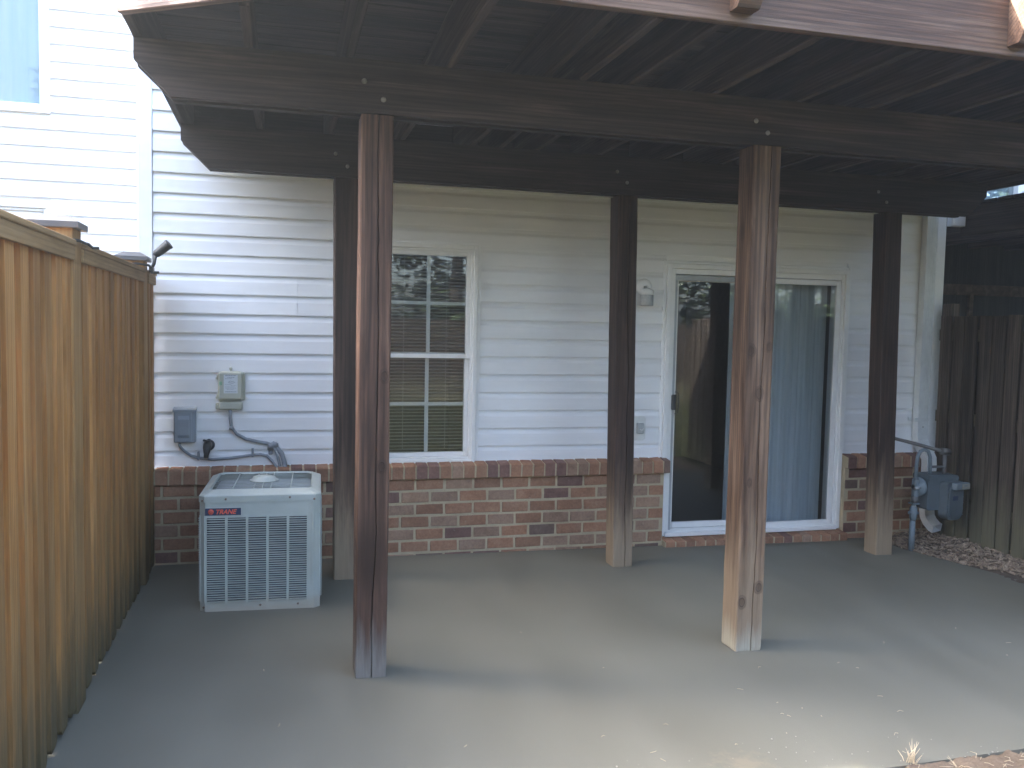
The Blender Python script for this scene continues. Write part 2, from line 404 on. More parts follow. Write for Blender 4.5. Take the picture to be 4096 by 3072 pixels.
def mulch_z(x, y): return -.055 + .06 * min(1, max(0, (x - 5.40) / .25)) + .018 * fn(x, y, 9) + .012 * fn(x, y, 30, 4)
sheet('mulch_bed', 'bark_soil', 5.28, 6.6, -3.0, .02, .03, mulch_z)
mb = MB()
for i in range(2600):
    y = -.05 - rng.random() ** 1.0 * 2.0; x0 = 5.38 + max(0, -(y + .5)) * .27
    x = x0 + rng.random() ** 1.25 * (5.95 - x0) + (rng.random() - .5) * .03
    z = mulch_z(x, y) + .006 + rng.random() * .012
    if x < x0 + .05: z = max(z, PZ(x) - .01 + rng.random() * .01)
    l = rng.uniform(.012, .045); w_ = rng.uniform(.006, .02); h_ = rng.uniform(.002, .006)
    T = Matrix.Translation((x, y, z)) @ Matrix.Rotation(rng.random() * 6.28, 4, 'Z') @ Matrix.Rotation(rng.uniform(-.6, .6), 4, 'X') @ Matrix.Rotation(rng.uniform(-.6, .6), 4, 'Y')
    mb.box(-l / 2, l / 2, -w_ / 2, w_ / 2, -h_ / 2, h_ / 2, M4=T)
tag(obj('wood_chips', mb, 'chip'), 'pale wood chips and dry bark strewn between the slab edge and the grey fence', 'mulch', kind='stuff')

# ------------------------------------------------------------------ our house
house = empty('townhouse', (2.9, 0, 0), 'white vinyl sided townhouse with brick base, window and sliding glass door behind the posts', 'house')
HX0, HX1, YN = -.095, 5.95, 1.37
EAVE = 8.07
WIN = (1.42, 2.10, .63, 2.15); DOOR = (3.525, 5.07, .05, 2.085)
mb = MB()
def wallbox(x0, x1, z0, z1): mb.box(x0, x1, .004, .16, z0, z1)
wallbox(HX0, WIN[0] + .03, -.1, EAVE); wallbox(WIN[0] + .03, WIN[1] - .03, -.1, WIN[2] + .02); wallbox(WIN[0] + .03, WIN[1] - .03, WIN[3] - .03, EAVE)
wallbox(WIN[1] - .03, DOOR[0] + .03, -.1, EAVE); wallbox(DOOR[0] + .03, DOOR[1] - .03, -.1, .03); wallbox(DOOR[0] + .03, DOOR[1] - .03, DOOR[3] - .03, EAVE)
wallbox(DOOR[1] - .03, HX1, -.1, EAVE)
mb.box(HX0, HX0 + .12, .16, 9, -.1, EAVE); mb.box(HX1 - .12, HX1, .16, 9, -.1, EAVE); mb.box(HX0, HX1, 9, 9.15, -.1, EAVE)
obj('wall', mb, 'siding', house)
def roof(parent, x0, x1, y0, y1, z):
    ym = (y0 + y1) / 2; mb = MB(); h = 2.8
    mb.prism([(y0 - .3, z), (ym, z + h), (y1 + .3, z), (y1 + .3, z + .15), (ym, z + h + .15), (y0 - .3, z + .15)], 0, x0, x1)
    mb.prism([(y0, z - .01), (ym, z + h - .02), (y1, z - .01)], 0, x0 + .02, x0 + .1); mb.prism([(y0, z - .01), (ym, z + h - .02), (y1, z - .01)], 0, x1 - .1, x1 - .02)
    return obj('roof', mb, 'roof', parent)
roof(house, HX0, HX1, 0, 9.15, EAVE)
mb = MB()
mb.box(.03, 5.8, .17, 4.2, -.05, -.01, mi=1); mb.box(.03, 5.8, 4.2, 4.3, -.05, 2.6); mb.box(.03, 5.8, .17, 4.2, 2.45, 2.55)
mb.box(.03, .08, .17, 4.2, 0, 2.5); mb.box(5.75, 5.8, .17, 4.2, 0, 2.5); mb.box(2.7, 2.8, .17, 4.2, 0, 2.5)
obj('room', mb, ['roomw', 'roomf'], house)

# siding courses (Dutch lap), each one its own panel
SB = .645; PITCH = .127
def course_z(k): return .75 + PITCH * (k - 1)
PROF = [(0.0035, 0.0), (-.0200, -.0025), (-.0210, .003), (-.0170, .082), (-.0085, .103), (-.0045, .127), (.0035, .127)]
def course(parent, x0, x1, z, ylocal, h=PITCH, seam=None):
    pts = [(y + ylocal, z + min(p, h)) for y, p in PROF]
    mb = MB(); dz = rng.uniform(-.0008, .0008)
    mb.prism([(a, b + dz) for a, b in pts], 0, x0, x1)
    return obj('siding_panel', mb, 'siding', parent, at=((x0 + x1) / 2, ylocal, z))
def spans(x0, x1, z0, z1, holes):
    out = [(x0, x1)]
    for a, b, c, d in holes:
        if z1 > c + .035 and z0 < d - .01:
            out = [q for s_, e_ in out for q in ((s_, min(e_, a)), (max(s_, b), e_)) if q[1] - q[0] > .02]
    return out
k = 0
while course_z(k) < 4.0:
    z = course_z(k); h = PITCH; z0 = z
    if k == 0: z0 = SB + .006; 
    hh = course_z(k + 1) - z0
    for a, b in spans(-.006, 5.735, z0, z0 + hh, [(WIN[0], WIN[1], WIN[2] - .05, WIN[3]), (DOOR[0], DOOR[1], 0, DOOR[3])]):
        if k == 0:
            mb = MB(); mb.prism([(y, z0 + p * hh / PITCH) for y, p in PROF], 0, a, b); obj('siding_panel', mb, 'siding', house, at=((a + b) / 2, 0, z0))
        elif k in (8, 9) and a < .5:   # lap joint with a short vertical seam
            course(house, a, .882, z, 0); course(house, .8835, b, z, 0)
        else: course(house, a, b, z, 0)
    k += 1
# corner posts, J channels, starter strip
mb = MB().box(-.095, -.008, -.024, .003, SB - .01, 7.9, .004); obj('corner_trim', mb, 'trim', house)
mb = MB().box(5.87, 5.955, -.024, .003, SB - .01, 7.9, .004); mb.box(5.74, 5.775, -.022, .003, SB, 7.9, .003); obj('corner_trim', mb, 'trim', house)
for a, b in ((-.008, WIN[0]), (WIN[1], DOOR[0]), (DOOR[1], 5.74)):
    mb = MB().box(a, b, -.026, .003, SB - .012, SB + .004, .003); mb.box(a, b, -.012, .003, SB + .004, SB + .012); obj('starter_strip', mb, 'trim', house)
mb = MB()
for a, b, c, d in (DOOR,):
    mb.box(a - .022, a, -.022, .003, SB, d + .022, .003); mb.box(b, b + .022, -.022, .003, SB, d + .022, .003); mb.box(a, b, -.022, .003, d, d + .022, .003)
obj('channel_trim', mb, 'trim', house); mb = MB()
a, b, c, d = WIN
mb.box(a - .022, a, -.022, .003, SB, d + .022, .003); mb.box(b, b + .022, -.022, .003, SB, d + .022, .003); mb.box(a, b, -.022, .003, d, d + .022, .003)
obj('channel_trim', mb, 'trim', house)

# brick base: running bond of real bricks, sloping rowlock ledge, door sill
BY = -.082
mb = MB().box(0.0, DOOR[0], BY + .004, .003, -.1, .56); mb.box(DOOR[1], HX1 - .002, BY + .004, .003, -.1, .56)
mb.box(DOOR[0], DOOR[1], BY + .009, .003, -.1, .02)
obj('mortar', mb, 'mortar', house)
bm_cache = {}
def brick_obj(cx, cy, cz, sx, sy, sz, tilt=0, name='brick'):
    key = (round(sx, 3), round(sy, 3), round(sz, 3)); kind = rng.choices([0, 1, 2, 3], [.52, .31, .05, .12])[0]; var = rng.randrange(3)
    kk = (key, kind, var)
    if kk not in bm_cache:
        mb = MB().box(-sx / 2, sx / 2, -sy / 2, sy / 2, -sz / 2, sz / 2, .0045)
        mb.v = [tuple(c + rng.uniform(-.0016, .0016) for c in p) for p in mb.v]
        bm_cache[kk] = mb.mesh('brick', 'brick%d' % kind)
    o = bpy.data.objects.new(name, bm_cache[kk]); sc.collection.objects.link(o); o.parent = house
    o.location = Vector((cx, cy, cz)) - house.location
    o.rotation_euler = (tilt + rng.uniform(-.008, .008), rng.uniform(-.007, .007), rng.uniform(-.006, .006)); return o
CP, BL, JT = .0863, .2035, .0145
row = 0; ztop = .533
while ztop > -.08:
    zc = ztop - (CP - JT) / 2
    for X0_, X1_, ph in ((0.0, DOOR[0] - .004, .052), (DOOR[1] + .004, HX1 - .002, .03)):
        x = X0_ + ph - (BL / 2 if row % 2 else 0) - BL * 2
        while x < X1_:
            a = max(x, X0_); b = min(x + BL - JT, X1_)
            if b - a > .035: brick_obj((a + b) / 2, BY + .045 + rng.uniform(-.002, .002), zc, b - a, .09, CP - JT)
            x += BL
    ztop -= CP; row += 1
# rowlock ledge
def rowlock(x0, x1, phase, z0, zb, yf, pitch=.0833):
    mbm = MB(); mbm.prism([(yf + .005, z0 + .003), (.0, z0 + .003), (.0, zb - .004), (yf + .005, z0 + (zb - z0) * .78)], 0, x0, x1)
    obj('mortar', mbm, 'mortar', house)
    x = x0 + phase
    if phase > .02: 
        pass
    while x < x1 - .02:
        b = min(x + pitch - .012, x1); sx = b - x
        kind = rng.choices([0, 2, 3, 1], [.62, .05, .15, .18])[0]; key = ('rl', round(sx, 3), kind, round(z0, 2), rng.randrange(3))
        if key not in bm_cache:
            m_ = MB(); h = (zb - z0); c = .004
            m_.prism([(yf + c, z0), (-.003 , z0), (-.003, zb), (yf + .008, z0 + h * .86), (yf, z0 + h * .78), (yf, z0 + c)], 0, -sx / 2, sx / 2)
            m_.v = [(p[0] + rng.uniform(-.0015, .0015), p[1] + rng.uniform(-.0015, .0015), p[2] + rng.uniform(-.0015, .0015)) for p in m_.v]
            m_.v = [(p[0], p[1], p[2] - z0) for p in m_.v]; bm_cache[key] = m_.mesh('brick', 'brick%d' % kind)
        o = bpy.data.objects.new('brick', bm_cache[key]); sc.collection.objects.link(o); o.parent = house
        o.location = Vector(((x + b) / 2, rng.uniform(-.002, .002), z0)) - house.location; o.rotation_euler = (0, rng.uniform(-.012, .012), rng.uniform(-.012, .012))
        x += pitch
rowlock(0.0, DOOR[0] + .03, .012, .540, .650, -.115)
rowlock(DOOR[1], HX1 - .002, .004, .540, .650, -.115)
rowlock(DOOR[0] + .0, DOOR[1], .006, -.045, .047, -.145, .082)

# window --------------------------------------------------------
def frame_box(mb, a, b, c, d, wd, y0, y1, bev=.003):
    mb.box(a, a + wd, y0, y1, c, d, bev); mb.box(b - wd, b, y0, y1, c, d, bev)
    mb.box(a + wd, b - wd, y0, y1, c, c + wd, bev); mb.box(a + wd, b - wd, y0, y1, d - wd, d, bev)
a, b, c, d = WIN
mb = MB(); frame_box(mb, a, b, c, d, .030, -.034, .08); frame_box(mb, a + .030, b - .030, c + .030, d - .030, .018, -.020, .08)
win = obj('window', mb, 'frame', house, at=((a + b) / 2, 0, c))
MEET = 1.393
mb = MB(); frame_box(mb, a + .048, b - .048, MEET - .027, d - .048, .030, -.012, .03); 
obj('sash', mb, 'frame', win)
mb = MB(); frame_box(mb, a + .048, b - .048, c + .048, MEET + .012, .030, .012, .055); obj('sash', mb, 'frame', win)
xm = 1.76; gl0, gl1 = a + .078, b - .078
mb = MB().box(xm - .013, xm + .013, .004, .012, MEET, d - .078); mb.box(gl0, gl1, .0045, .0115, 1.735, 1.757); obj('muntin', mb, 'frame', win)
mb = MB().box(xm - .013, xm + .013, .030, .038, c + .078, MEET); mb.box(gl0, gl1, .0305, .0375, 1.035, 1.057); obj('muntin', mb, 'frame', win)
mb = MB().box(gl0 - .005, gl1 + .005, -.003, .001, MEET, d - .075); obj('pane', mb, 'glass', win)
mb = MB().box(gl0 - .005, gl1 + .005, .022, .026, c + .075, MEET - .015); obj('pane', mb, 'glass', win)
mb = MB(); z = c + .09
while z < d - .08:
    T = Matrix.Translation(((gl0 + gl1) / 2 + .0, .095, z)) @ Matrix.Rotation(R(-18) + rng.uniform(-.05, .05), 4, 'X')
    mb.box(-(gl1 - gl0) / 2 - .03, (gl1 - gl0) / 2 + .03, -.012, .012, -.0007, .0007, M4=T); z += .0235
for xx in (1.60, 1.90): mb.box(xx, xx + .003, .08, .083, c + .09, d - .08)
tag(obj('blind', mb, 'blind', win), 'half open horizontal blind slats', kind='stuff')

# sliding door -------------------------------------------------
a, b, c, d = DOOR
mb = MB(); mb.box(a, a + .035, -.04, .09, c, d, .003); mb.box(b - .035, b, -.04, .09, c, d, .003); mb.box(a + .035, b - .035, -.04, .09, d - .035, d, .003)
mb.box(a + .035, a + .072, -.024, .09, c + .03, d - .035, .003); mb.box(b - .06, b - .035, -.024, .09, c + .03, d - .035, .003); mb.box(a + .072, b - .06, -.022, .09, d - .075, d - .035, .003)
door = obj('sliding_door', mb, 'frame', house, at=((a + b) / 2, 0, c))
mb = MB().box(a + .035, b - .035, -.055, .09, c - .004, c + .028, .004); mb.box(a + .06, b - .05, -.03, -.02, c + .028, c + .042); mb.box(a + .06, b - .05, .01, .018, c + .028, c + .045); obj('threshold', mb, 'frame', door)
xs = 4.33
mb = MB(); frame_box(mb, a + .075, xs + .03, c + .045, d - .08, .045, .02, .05); 
so = obj('sash', mb, 'frame', door)
mb = MB(); frame_box(mb, xs - .03, b - .062, c + .03, d - .08, .040, -.018, .012); obj('sash', mb, 'frame', door)
mb = MB().box(a + .115, xs - .01, .033, .038, c + .085, d - .12); obj('pane', mb, 'glass', door)
mb = MB().box(xs + .005, b - .098, -.005, 0, c + .065, d - .115); obj('pane', mb, 'glass', door)
# screen door frame head in front of the left leaf
mb = MB().box(a + .074, xs, -.014, -.004, d - .122, d - .08, .002); mb.box(a + .074, a + .094, -.014, -.004, c + .04, d - .122, .002); obj('screen_rail', mb, 'outlet_cov', door)
mb = MB().box(a + .066, a + .100, -.045, -.015, 1.00, 1.115, .006); mb.tube([(a + .10, -.02, 1.135), (a + .112, -.045, 1.125), (a + .114, -.05, 1.06), (a + .112, -.045, .985), (a + .10, -.02, .97)], .005); obj('handle', mb, 'black', door)

# curtains hanging in the room
def curtain(x0, x1, y, amp, z0, z1, mat, label, n=60, wave=16, cat='curtain'):
    mb = MB(); vs = []; fs = []
    for j in range(2):
        for th in (0, .004):
            for i in range(n + 1):
                u = i / n; x = x0 + (x1 - x0) * u
                yy = y + amp * math.sin(u * wave + 1.3 * math.sin(u * 7)) + amp * .4 * math.sin(u * wave * 2.7 + 1) + th
                vs.append((x, yy, z0 if j == 0 else z1))
    st = n + 1
    for i in range(n):
        fs += [(i, i + 1, 2 * st + i + 1, 2 * st + i), (st + i + 1, st + i, 3 * st + i, 3 * st + i + 1)]
    mb.add(vs, fs, True); return tag(obj('curtain', mb, mat, None, at=((x0 + x1) / 2, y, z0)), label, cat)
curtain(4.42, 5.02, .20, .022, .04, 2.2, 'curtain', 'pale blue grey folded curtain behind the right leaf of the glass door', wave=22)
curtain(4.22, 4.40, .28, .03, .04, 2.2, 'curtain', 'narrow gathered curtain just behind the middle of the glass door', n=30, wave=12)

# ------------------------------------------------------------------ neighbours
nl = empty('neighbour_house', (-6, YN, 0), 'white sided neighbouring house set back beyond the left fence with two windows', 'house')
def body(parent, x0, x1, holes, mat='siding'):
    mb = MB(); xs_ = sorted({x0, x1} | {h[0] for h in holes} | {h[1] for h in holes})
    for i in range(len(xs_) - 1):
        segs = [(-.1, EAVE)]
        for h in holes:
            if h[0] <= xs_[i] + 1e-6 and h[1] >= xs_[i + 1] - 1e-6: segs = [q for s_, e_ in segs for q in ((s_, min(e_, h[2])), (max(s_, h[3]), e_)) if q[1] - q[0] > .01]
        for s_, e_ in segs: mb.box(xs_[i], xs_[i + 1], YN + .004, YN + .15, s_, e_)
    mb.box(x0, x0 + .1, YN + .15, YN + 9, -.1, EAVE); mb.box(x1 - .1, x1, YN + .15, YN + 9, -.1, EAVE); mb.box(x0, x1, YN + 9, YN + 9.1, -.1, EAVE)
    return obj('wall', mb, mat, parent)
NW = [(-2.0, -.905, 3.12, 4.6), (-2.0, -.908, .9, 2.445)]
holes = [(h[0] + .04, h[1] - .04, h[2] + .04, h[3] - .04) for h in NW]
body(nl, -16, HX0 - .002, holes); roof(nl, -16, HX0 - .002, YN, YN + 9.1, EAVE)
k = -4
while 2.119 + PITCH * k < 4.1:
    z = 2.119 + PITCH * k
    for a, b in spans(-4.5, HX0 - .06, z, z + PITCH, NW): course(nl, a, b, z, YN)
    k += 1
mb = MB().box(HX0 - .06, HX0 - .004, YN - .02, YN + .003, .3, 7.9, .003); obj('corner_trim', mb, 'trim', nl)
for i, (a, b, c, d) in enumerate(NW):
    mb = MB(); frame_box(mb, a, b, c, d, .030, YN - .035, YN + .08); frame_box(mb, a + .030, b - .030, c + .030, d - .030, .022, YN - .018, YN + .08)
    wn = obj('window', mb, 'frame', nl, at=((a + b) / 2, YN, c))
    mb = MB(); frame_box(mb, a + .052, b - .052, c + .052, d - .052, .022, YN, YN + .05); obj('sash', mb, 'frame', wn)
    if i == 1:
        mb = MB().box(a + .06, b - .06, YN - .006, YN + .03, d - .115, d - .06, .003); obj('sash', mb, 'frame', wn)
    mb = MB().box(a + .07, b - .07, YN + .02, YN + .024, c + .07, d - .07); obj('pane', mb, 'glass', wn)
    mb = MB().box(a - .1, b + .1, YN + .9, YN + .95, c - .3, d + .3); obj('room', mb, 'roomw', wn)
curtain(-1.95, -.94, YN + .075, .008, 3.1, 4.6, 'curtain_blue', 'light blue curtain in the upper window of the left neighbour', wave=26)
obj('gutter', MB().box(-16, HX0, YN - .42, YN - .30, EAVE - .02, EAVE + .1, .01), 'trim', nl)
obj('gutter', MB().box(HX0, HX1, -.42, -.30, EAVE - .02, EAVE + .1, .01), 'trim', house)

nr = empty('neighbour_house', (9, YN, 0), 'right neighbour house, dark under its deck with a bright upper window', 'house')
NRW = [(7.0, 8.02, 2.75, 4.3)]
body(nr, HX1 + .002, 15, [(7.04, 7.98, 2.79, 4.26)]); roof(nr, HX1 + .002, 15, YN, YN + 9.1, EAVE)
a, b, c, d = NRW[0]
mb = MB(); frame_box(mb, a, b, c, d, .045, YN - .035, YN + .08); wn = obj('window', mb, 'frame', nr, at=((a + b) / 2, YN, c))
obj('pane', MB().box(a + .05, b - .05, YN + .02, YN + .024, c + .05, d - .05), 'glass', wn)
obj('room', MB().box(a - .1, b + .1, YN + .9, YN + .95, c - .3, d + .3), 'roomw', wn)
curtain(7.05, 7.97, YN + .08, .015, 2.78, 4.3, 'curtain_blue', 'light blue curtain in the upper window of the right neighbour', wave=20)
k = 0
while 2.70 + PITCH * k < 4.6:
    for a, b in spans(HX1 + .05, 10, 2.7 + PITCH * k, 2.7 + PITCH * (k + 1), NRW): course(nr, a, b, 2.7 + PITCH * k, YN)
    k += 1
# near-black boards set before the wall, under the neighbour's deck
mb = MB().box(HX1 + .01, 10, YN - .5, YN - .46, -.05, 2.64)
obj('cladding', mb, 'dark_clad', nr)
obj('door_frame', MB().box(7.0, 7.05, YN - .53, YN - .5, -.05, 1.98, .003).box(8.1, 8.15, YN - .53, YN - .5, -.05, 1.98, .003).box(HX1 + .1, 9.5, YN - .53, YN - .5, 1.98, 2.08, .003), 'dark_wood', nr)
nd = empty('neighbour_deck', (8, -1, 2.4), 'brown raised timber deck of the right neighbour seen beyond the downspout', 'deck')
obj('rim_joist', MB().box(6.15, 6.19, -3.2, .05, 2.405, 2.64, .004), 'dark_wood', nd, at=(6.15, -1, 2.4))
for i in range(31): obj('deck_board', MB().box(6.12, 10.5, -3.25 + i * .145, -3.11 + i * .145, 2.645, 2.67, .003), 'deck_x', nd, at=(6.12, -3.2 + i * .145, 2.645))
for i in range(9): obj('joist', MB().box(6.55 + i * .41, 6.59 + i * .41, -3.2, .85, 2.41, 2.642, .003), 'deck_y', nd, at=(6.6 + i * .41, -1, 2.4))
obj('hanger_bracket', MB().box(6.0, 6.13, -.03, .03, 2.48, 2.62, .003).box(6.03, 6.05, -.035, -.03, 2.50, 2.60), 'trim', nd)

# ------------------------------------------------------------------ the deck overhead
deck = empty('timber_deck', (2.9, -1.5, 0), 'dark brown raised timber deck on six square posts over the patio', 'deck')
JB, JTZ = 2.712, 2.944
XL, XR, YF = .205, 6.05, -3.02
DX = 1.12; DYL = -2.407
def front_y(x):   # front limit of the deck outline, clipped at the left corner
    return YF if x > DX else DYL + (YF - DYL) * (x - XL) / (DX - XL)
def timber(name, x0, x1, y0, y1, z0, z1, mat, ax, b=.004, wob=.003, parent=deck):
    """long board with a slightly wavy, uneven run"""
    n = 14; lo = [x0, y0, z0]; hi = [x1, y1, z1]; L = hi[ax] - lo[ax]; o = [i for i in range(3) if i != ax]
    vs = []; fs = []; s_ = rng.random() * 50
    c0 = [(lo[o[0]] + b, lo[o[1]]), (hi[o[0]] - b, lo[o[1]]), (hi[o[0]], lo[o[1]] + b), (hi[o[0]], hi[o[1]] - b), (hi[o[0]] - b, hi[o[1]]), (lo[o[0]] + b, hi[o[1]]), (lo[o[0]], hi[o[1]] - b), (lo[o[0]], lo[o[1]] + b)]
    for i in range(n + 1):
        t_ = lo[ax] + L * i / n; dx = wob * mnoise.noise(Vector((t_ * .9, s_, 0))); dz = wob * mnoise.noise(Vector((t_ * .9, s_, 9)))
        for p in c0:
            q = [p[0] + dx + rng.uniform(-.0006, .0006), p[1] + dz + rng.uniform(-.0006, .0006)]; q.insert(ax, t_); vs.append(tuple(q))
    for i in range(n):
        for k in range(8): f = (i * 8 + k, i * 8 + (k + 1) % 8, (i + 1) * 8 + (k + 1) % 8, (i + 1) * 8 + k); fs.append(f if ax != 1 else f[::-1])
    e0 = tuple(range(8)); e1 = tuple(n * 8 + k for k in range(8))
    fs += [e0[::-1] if ax != 1 else e0, e1 if ax != 1 else e1[::-1]]
    mb = MB().add(vs, fs); c = Vector(((x0 + x1) / 2, (y0 + y1) / 2, (z0 + z1) / 2))
    return obj(name, mb, mat, parent, at=c)
# decking
y = -.03; i = 0
gaps = [.0015] * 40
for q in (3, 9, 15, 20): gaps[q] = .004
while y - .139 > YF - .03:
    y1 = y; y0 = y - .139; xl = XL - .035
    if y0 < DYL:   # clipped boards
        xl = XL + (DX - XL) * (DYL - (y0 + y1) / 2) / (DYL - YF) - .06
    cut = rng.choice([2.35, 3.2, 4.05, None, None])
    if cut:
        timber('deck_board', xl, cut - .002, y0, y1, JTZ + .001, JTZ + .027, 'deck_x', 0, wob=.001); timber('deck_board', cut + .002, XR + .03, y0, y1, JTZ + .001, JTZ + .027, 'deck_x', 0, wob=.001)
    else: timber('deck_board', xl, XR + .03, y0, y1, JTZ + .001, JTZ + .027, 'deck_x', 0, wob=.001)
    y = y0 - gaps[i]; i += 1
# joists
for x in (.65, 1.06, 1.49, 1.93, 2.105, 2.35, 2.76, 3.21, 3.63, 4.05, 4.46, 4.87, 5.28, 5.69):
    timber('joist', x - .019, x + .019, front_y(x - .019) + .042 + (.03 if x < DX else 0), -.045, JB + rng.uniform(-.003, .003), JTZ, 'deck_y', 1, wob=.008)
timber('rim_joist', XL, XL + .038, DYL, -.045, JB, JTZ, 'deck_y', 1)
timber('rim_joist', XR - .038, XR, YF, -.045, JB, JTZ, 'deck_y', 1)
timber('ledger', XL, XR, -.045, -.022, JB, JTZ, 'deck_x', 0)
tag(timber('fascia_board', DX, XR, YF - .001, YF + .038, JB - .002, JTZ + .0, 'fascia', 0), 'reddish front fascia board')
# clipped corner
L = math.hypot(DX - XL, YF - DYL); ang = math.atan2(YF - DYL, DX - XL)
fd = timber('fascia_board', 0, L, -.038, 0.0, JB - .006, JTZ + .0, 'fascia_d_sunlit', 0)
fd.data.transform(Matrix.Translation((L / 2, 0, 0))); fd.location = Vector((XL, DYL, (JB + JTZ) / 2)) - deck.location; fd.rotation_euler = (0, 0, ang)
tag(fd, 'diagonal fascia board at the clipped corner, sunlight painted into its pale tone')
# beams with clipped ends: front ply and rear ply
def beam(yf, x0, x1, z0, z1, cl, name='beam'):
    for y0_, off in ((yf, 0), (yf + .10, .004)):
        n = 26; out = []; h = z1 - z0
        xs_ = [x0 + cl + (x1 - x0 - 2 * cl) * i / n for i in range(n + 1)]
        s_ = rng.random() * 30
        bot = [(x, z0 + off + .003 * mnoise.noise(Vector((x * 1.3, s_, 0)))) for x in xs_]
        pts = [(x0, z0 + h * .62)] + bot + [(x1, z0 + h * .62), (x1, z1), (x0, z1)]
        mb = MB().prism(pts, 1, y0_, y0_ + .038)
        obj(name, mb, 'deck_x', deck, at=((x0 + x1) / 2, y0_, (z0 + z1) / 2))
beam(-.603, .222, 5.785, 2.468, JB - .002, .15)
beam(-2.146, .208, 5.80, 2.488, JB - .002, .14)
# posts
def post(x0, yf, z0, z1, mat, seed, w_=.140, crack=True, ragged=.012, lean=(0, 0), notch=.5):
    r_ = random.Random(seed); n = 60; c = .006; vs = []; fs = []
    xc = x0 + w_ / 2; yc = yf + w_ / 2
    for i in range(n + 1):
        u = i / n; z = z0 + (z1 - z0) * u
        nz = lambda k: mnoise.noise(Vector((z * 2.3 + seed * 3.1, k * 7.3, seed)))
        nf = lambda k: mnoise.noise(Vector((z * 14 + seed * 3.1, k * 5.1, seed)))
        e = [.0022 * nz(k) + .0012 * nf(k) for k in range(8)]
        cx = notch + .10 * nz(11) + .03 * nf(12); dep = (.016 + .010 * nz(13)) if crack else 0; hw = (.0022 + .0018 * max(0, nz(14))) if crack else .001
        dep *= min(1, max(0, nz(15) * 2 + 1.3))
        h = w_ / 2; X = -h + w_ * cx
        ring = [(-h + c + e[0], -h + e[1] * .5), (X - hw * 1.3, -h + e[2] * .3), (X, -h + dep + .0005), (X + hw * 1.3, -h + e[3] * .3), (h - c + e[4], -h + e[5] * .5),
                (h + e[5], -h + c + e[4] * .5), (h + e[5], h - c), (h - c, h), (-h + c, h), (-h + e[6], h - c), (-h + e[6], -h + c + e[7] * .5)]
        for k, (px, py) in enumerate(ring):
            zz = z
            if i == 0: zz = z0 - .02
            if i == 1: zz = z0 + max(0, r_.uniform(-ragged, ragged))
            sh = .93 if i == 0 else 1
            vs.append((px * sh + lean[0] * u, py * sh + lean[1] * u, zz - z0))
    m_ = 11
    for i in range(n):
        for k in range(m_): fs.append((i * m_ + k, i * m_ + (k + 1) % m_, (i + 1) * m_ + (k + 1) % m_, (i + 1) * m_ + k))
    fs += [tuple(range(m_))[::-1], tuple(n * m_ + k for k in range(m_))]
    mb = MB().add(vs, fs); me = mb.mesh('post', mat)
    return obj('post', None, None, deck, at=(xc, yc, z0), me=me)
tag(post(1.103, -2.140, PZ(1.1), 2.484, 'post_front_a', 1, lean=(.006, 0), notch=.56), 'front left post, deeply cracked, dark above its pale worn foot')
tag(post(2.970, -2.160, PZ(3), 2.484, 'post_front_b', 5, .146, ragged=.022, notch=.62, lean=(.004, 0)), 'front middle post with knots and a pale foot')
post(5.05, -2.14, PZ(5), 2.484, 'post_front_b', 9)
tag(post(1.098, -.590, PZ(1), 2.464, 'post_rear', 12, crack=False, lean=(-.012, 0)), 'rear left post standing between the cabinet and the window')
tag(post(2.936, -.590, PZ(3), 2.464, 'post_rear', 15, .140, ragged=.018, notch=.60, lean=(-.035, 0)), 'rear middle post with a tan foot, between window and glass door')
tag(post(4.990, -.590, PZ(5), 2.464, 'post_rear', 19, .140, crack=False, lean=(-.05, 0), ragged=.02), 'rear right post, right of the glass door')
# bolts through the beams
for x, y, z in ((1.120, -2.146, 2.618), (1.202, -2.146, 2.548), (2.985, -2.146, 2.60), (3.050, -2.146, 2.548), (1.09, -.603, 2.60), (1.16, -.603, 2.53), (2.885, -.603, 2.612), (2.955, -.603, 2.545), (4.86, -.603, 2.60), (4.93, -.603, 2.53)):
    T = Matrix.Translation((x, y, z)) @ Matrix.Rotation(R(90), 4, 'X')
    obj('bolt', MB().lathe([(.012, 0), (.012, .002), (.008, .003), (.008, .008), (.006, .009)], T, 12), 'bolt', deck)
# rail posts bolted to the outside of the fascia, bottoms cut at an angle
for x in (2.355, 3.585):
    mb = MB(); w_ = .09
    mb.prism([(YF - .002, 2.745), (YF - .002, 4.0), (YF - .092, 4.0), (YF - .092, 2.795), (YF - .06, 2.745)], 0, x, x + w_)
    obj('rail_post', mb, 'fascia', deck, at=(x + w_ / 2, YF - .05, 2.745))
mb = MB(); mb.prism([(XL - .002, 2.80), (XL - .002, 4.0), (XL - .092, 4.0), (XL - .092, 2.86)], 1, -2.38, -2.29)
obj('rail_post', mb, 'deck_z', deck, at=(XL - .05, -2.33, 2.8))
obj('hand_rail', MB().box(DX, XR, YF - .10, YF + .04, 4.0, 4.04, .004), 'deck_x', deck)
for i in range(12): 
    x = XL + .3 + i * .4

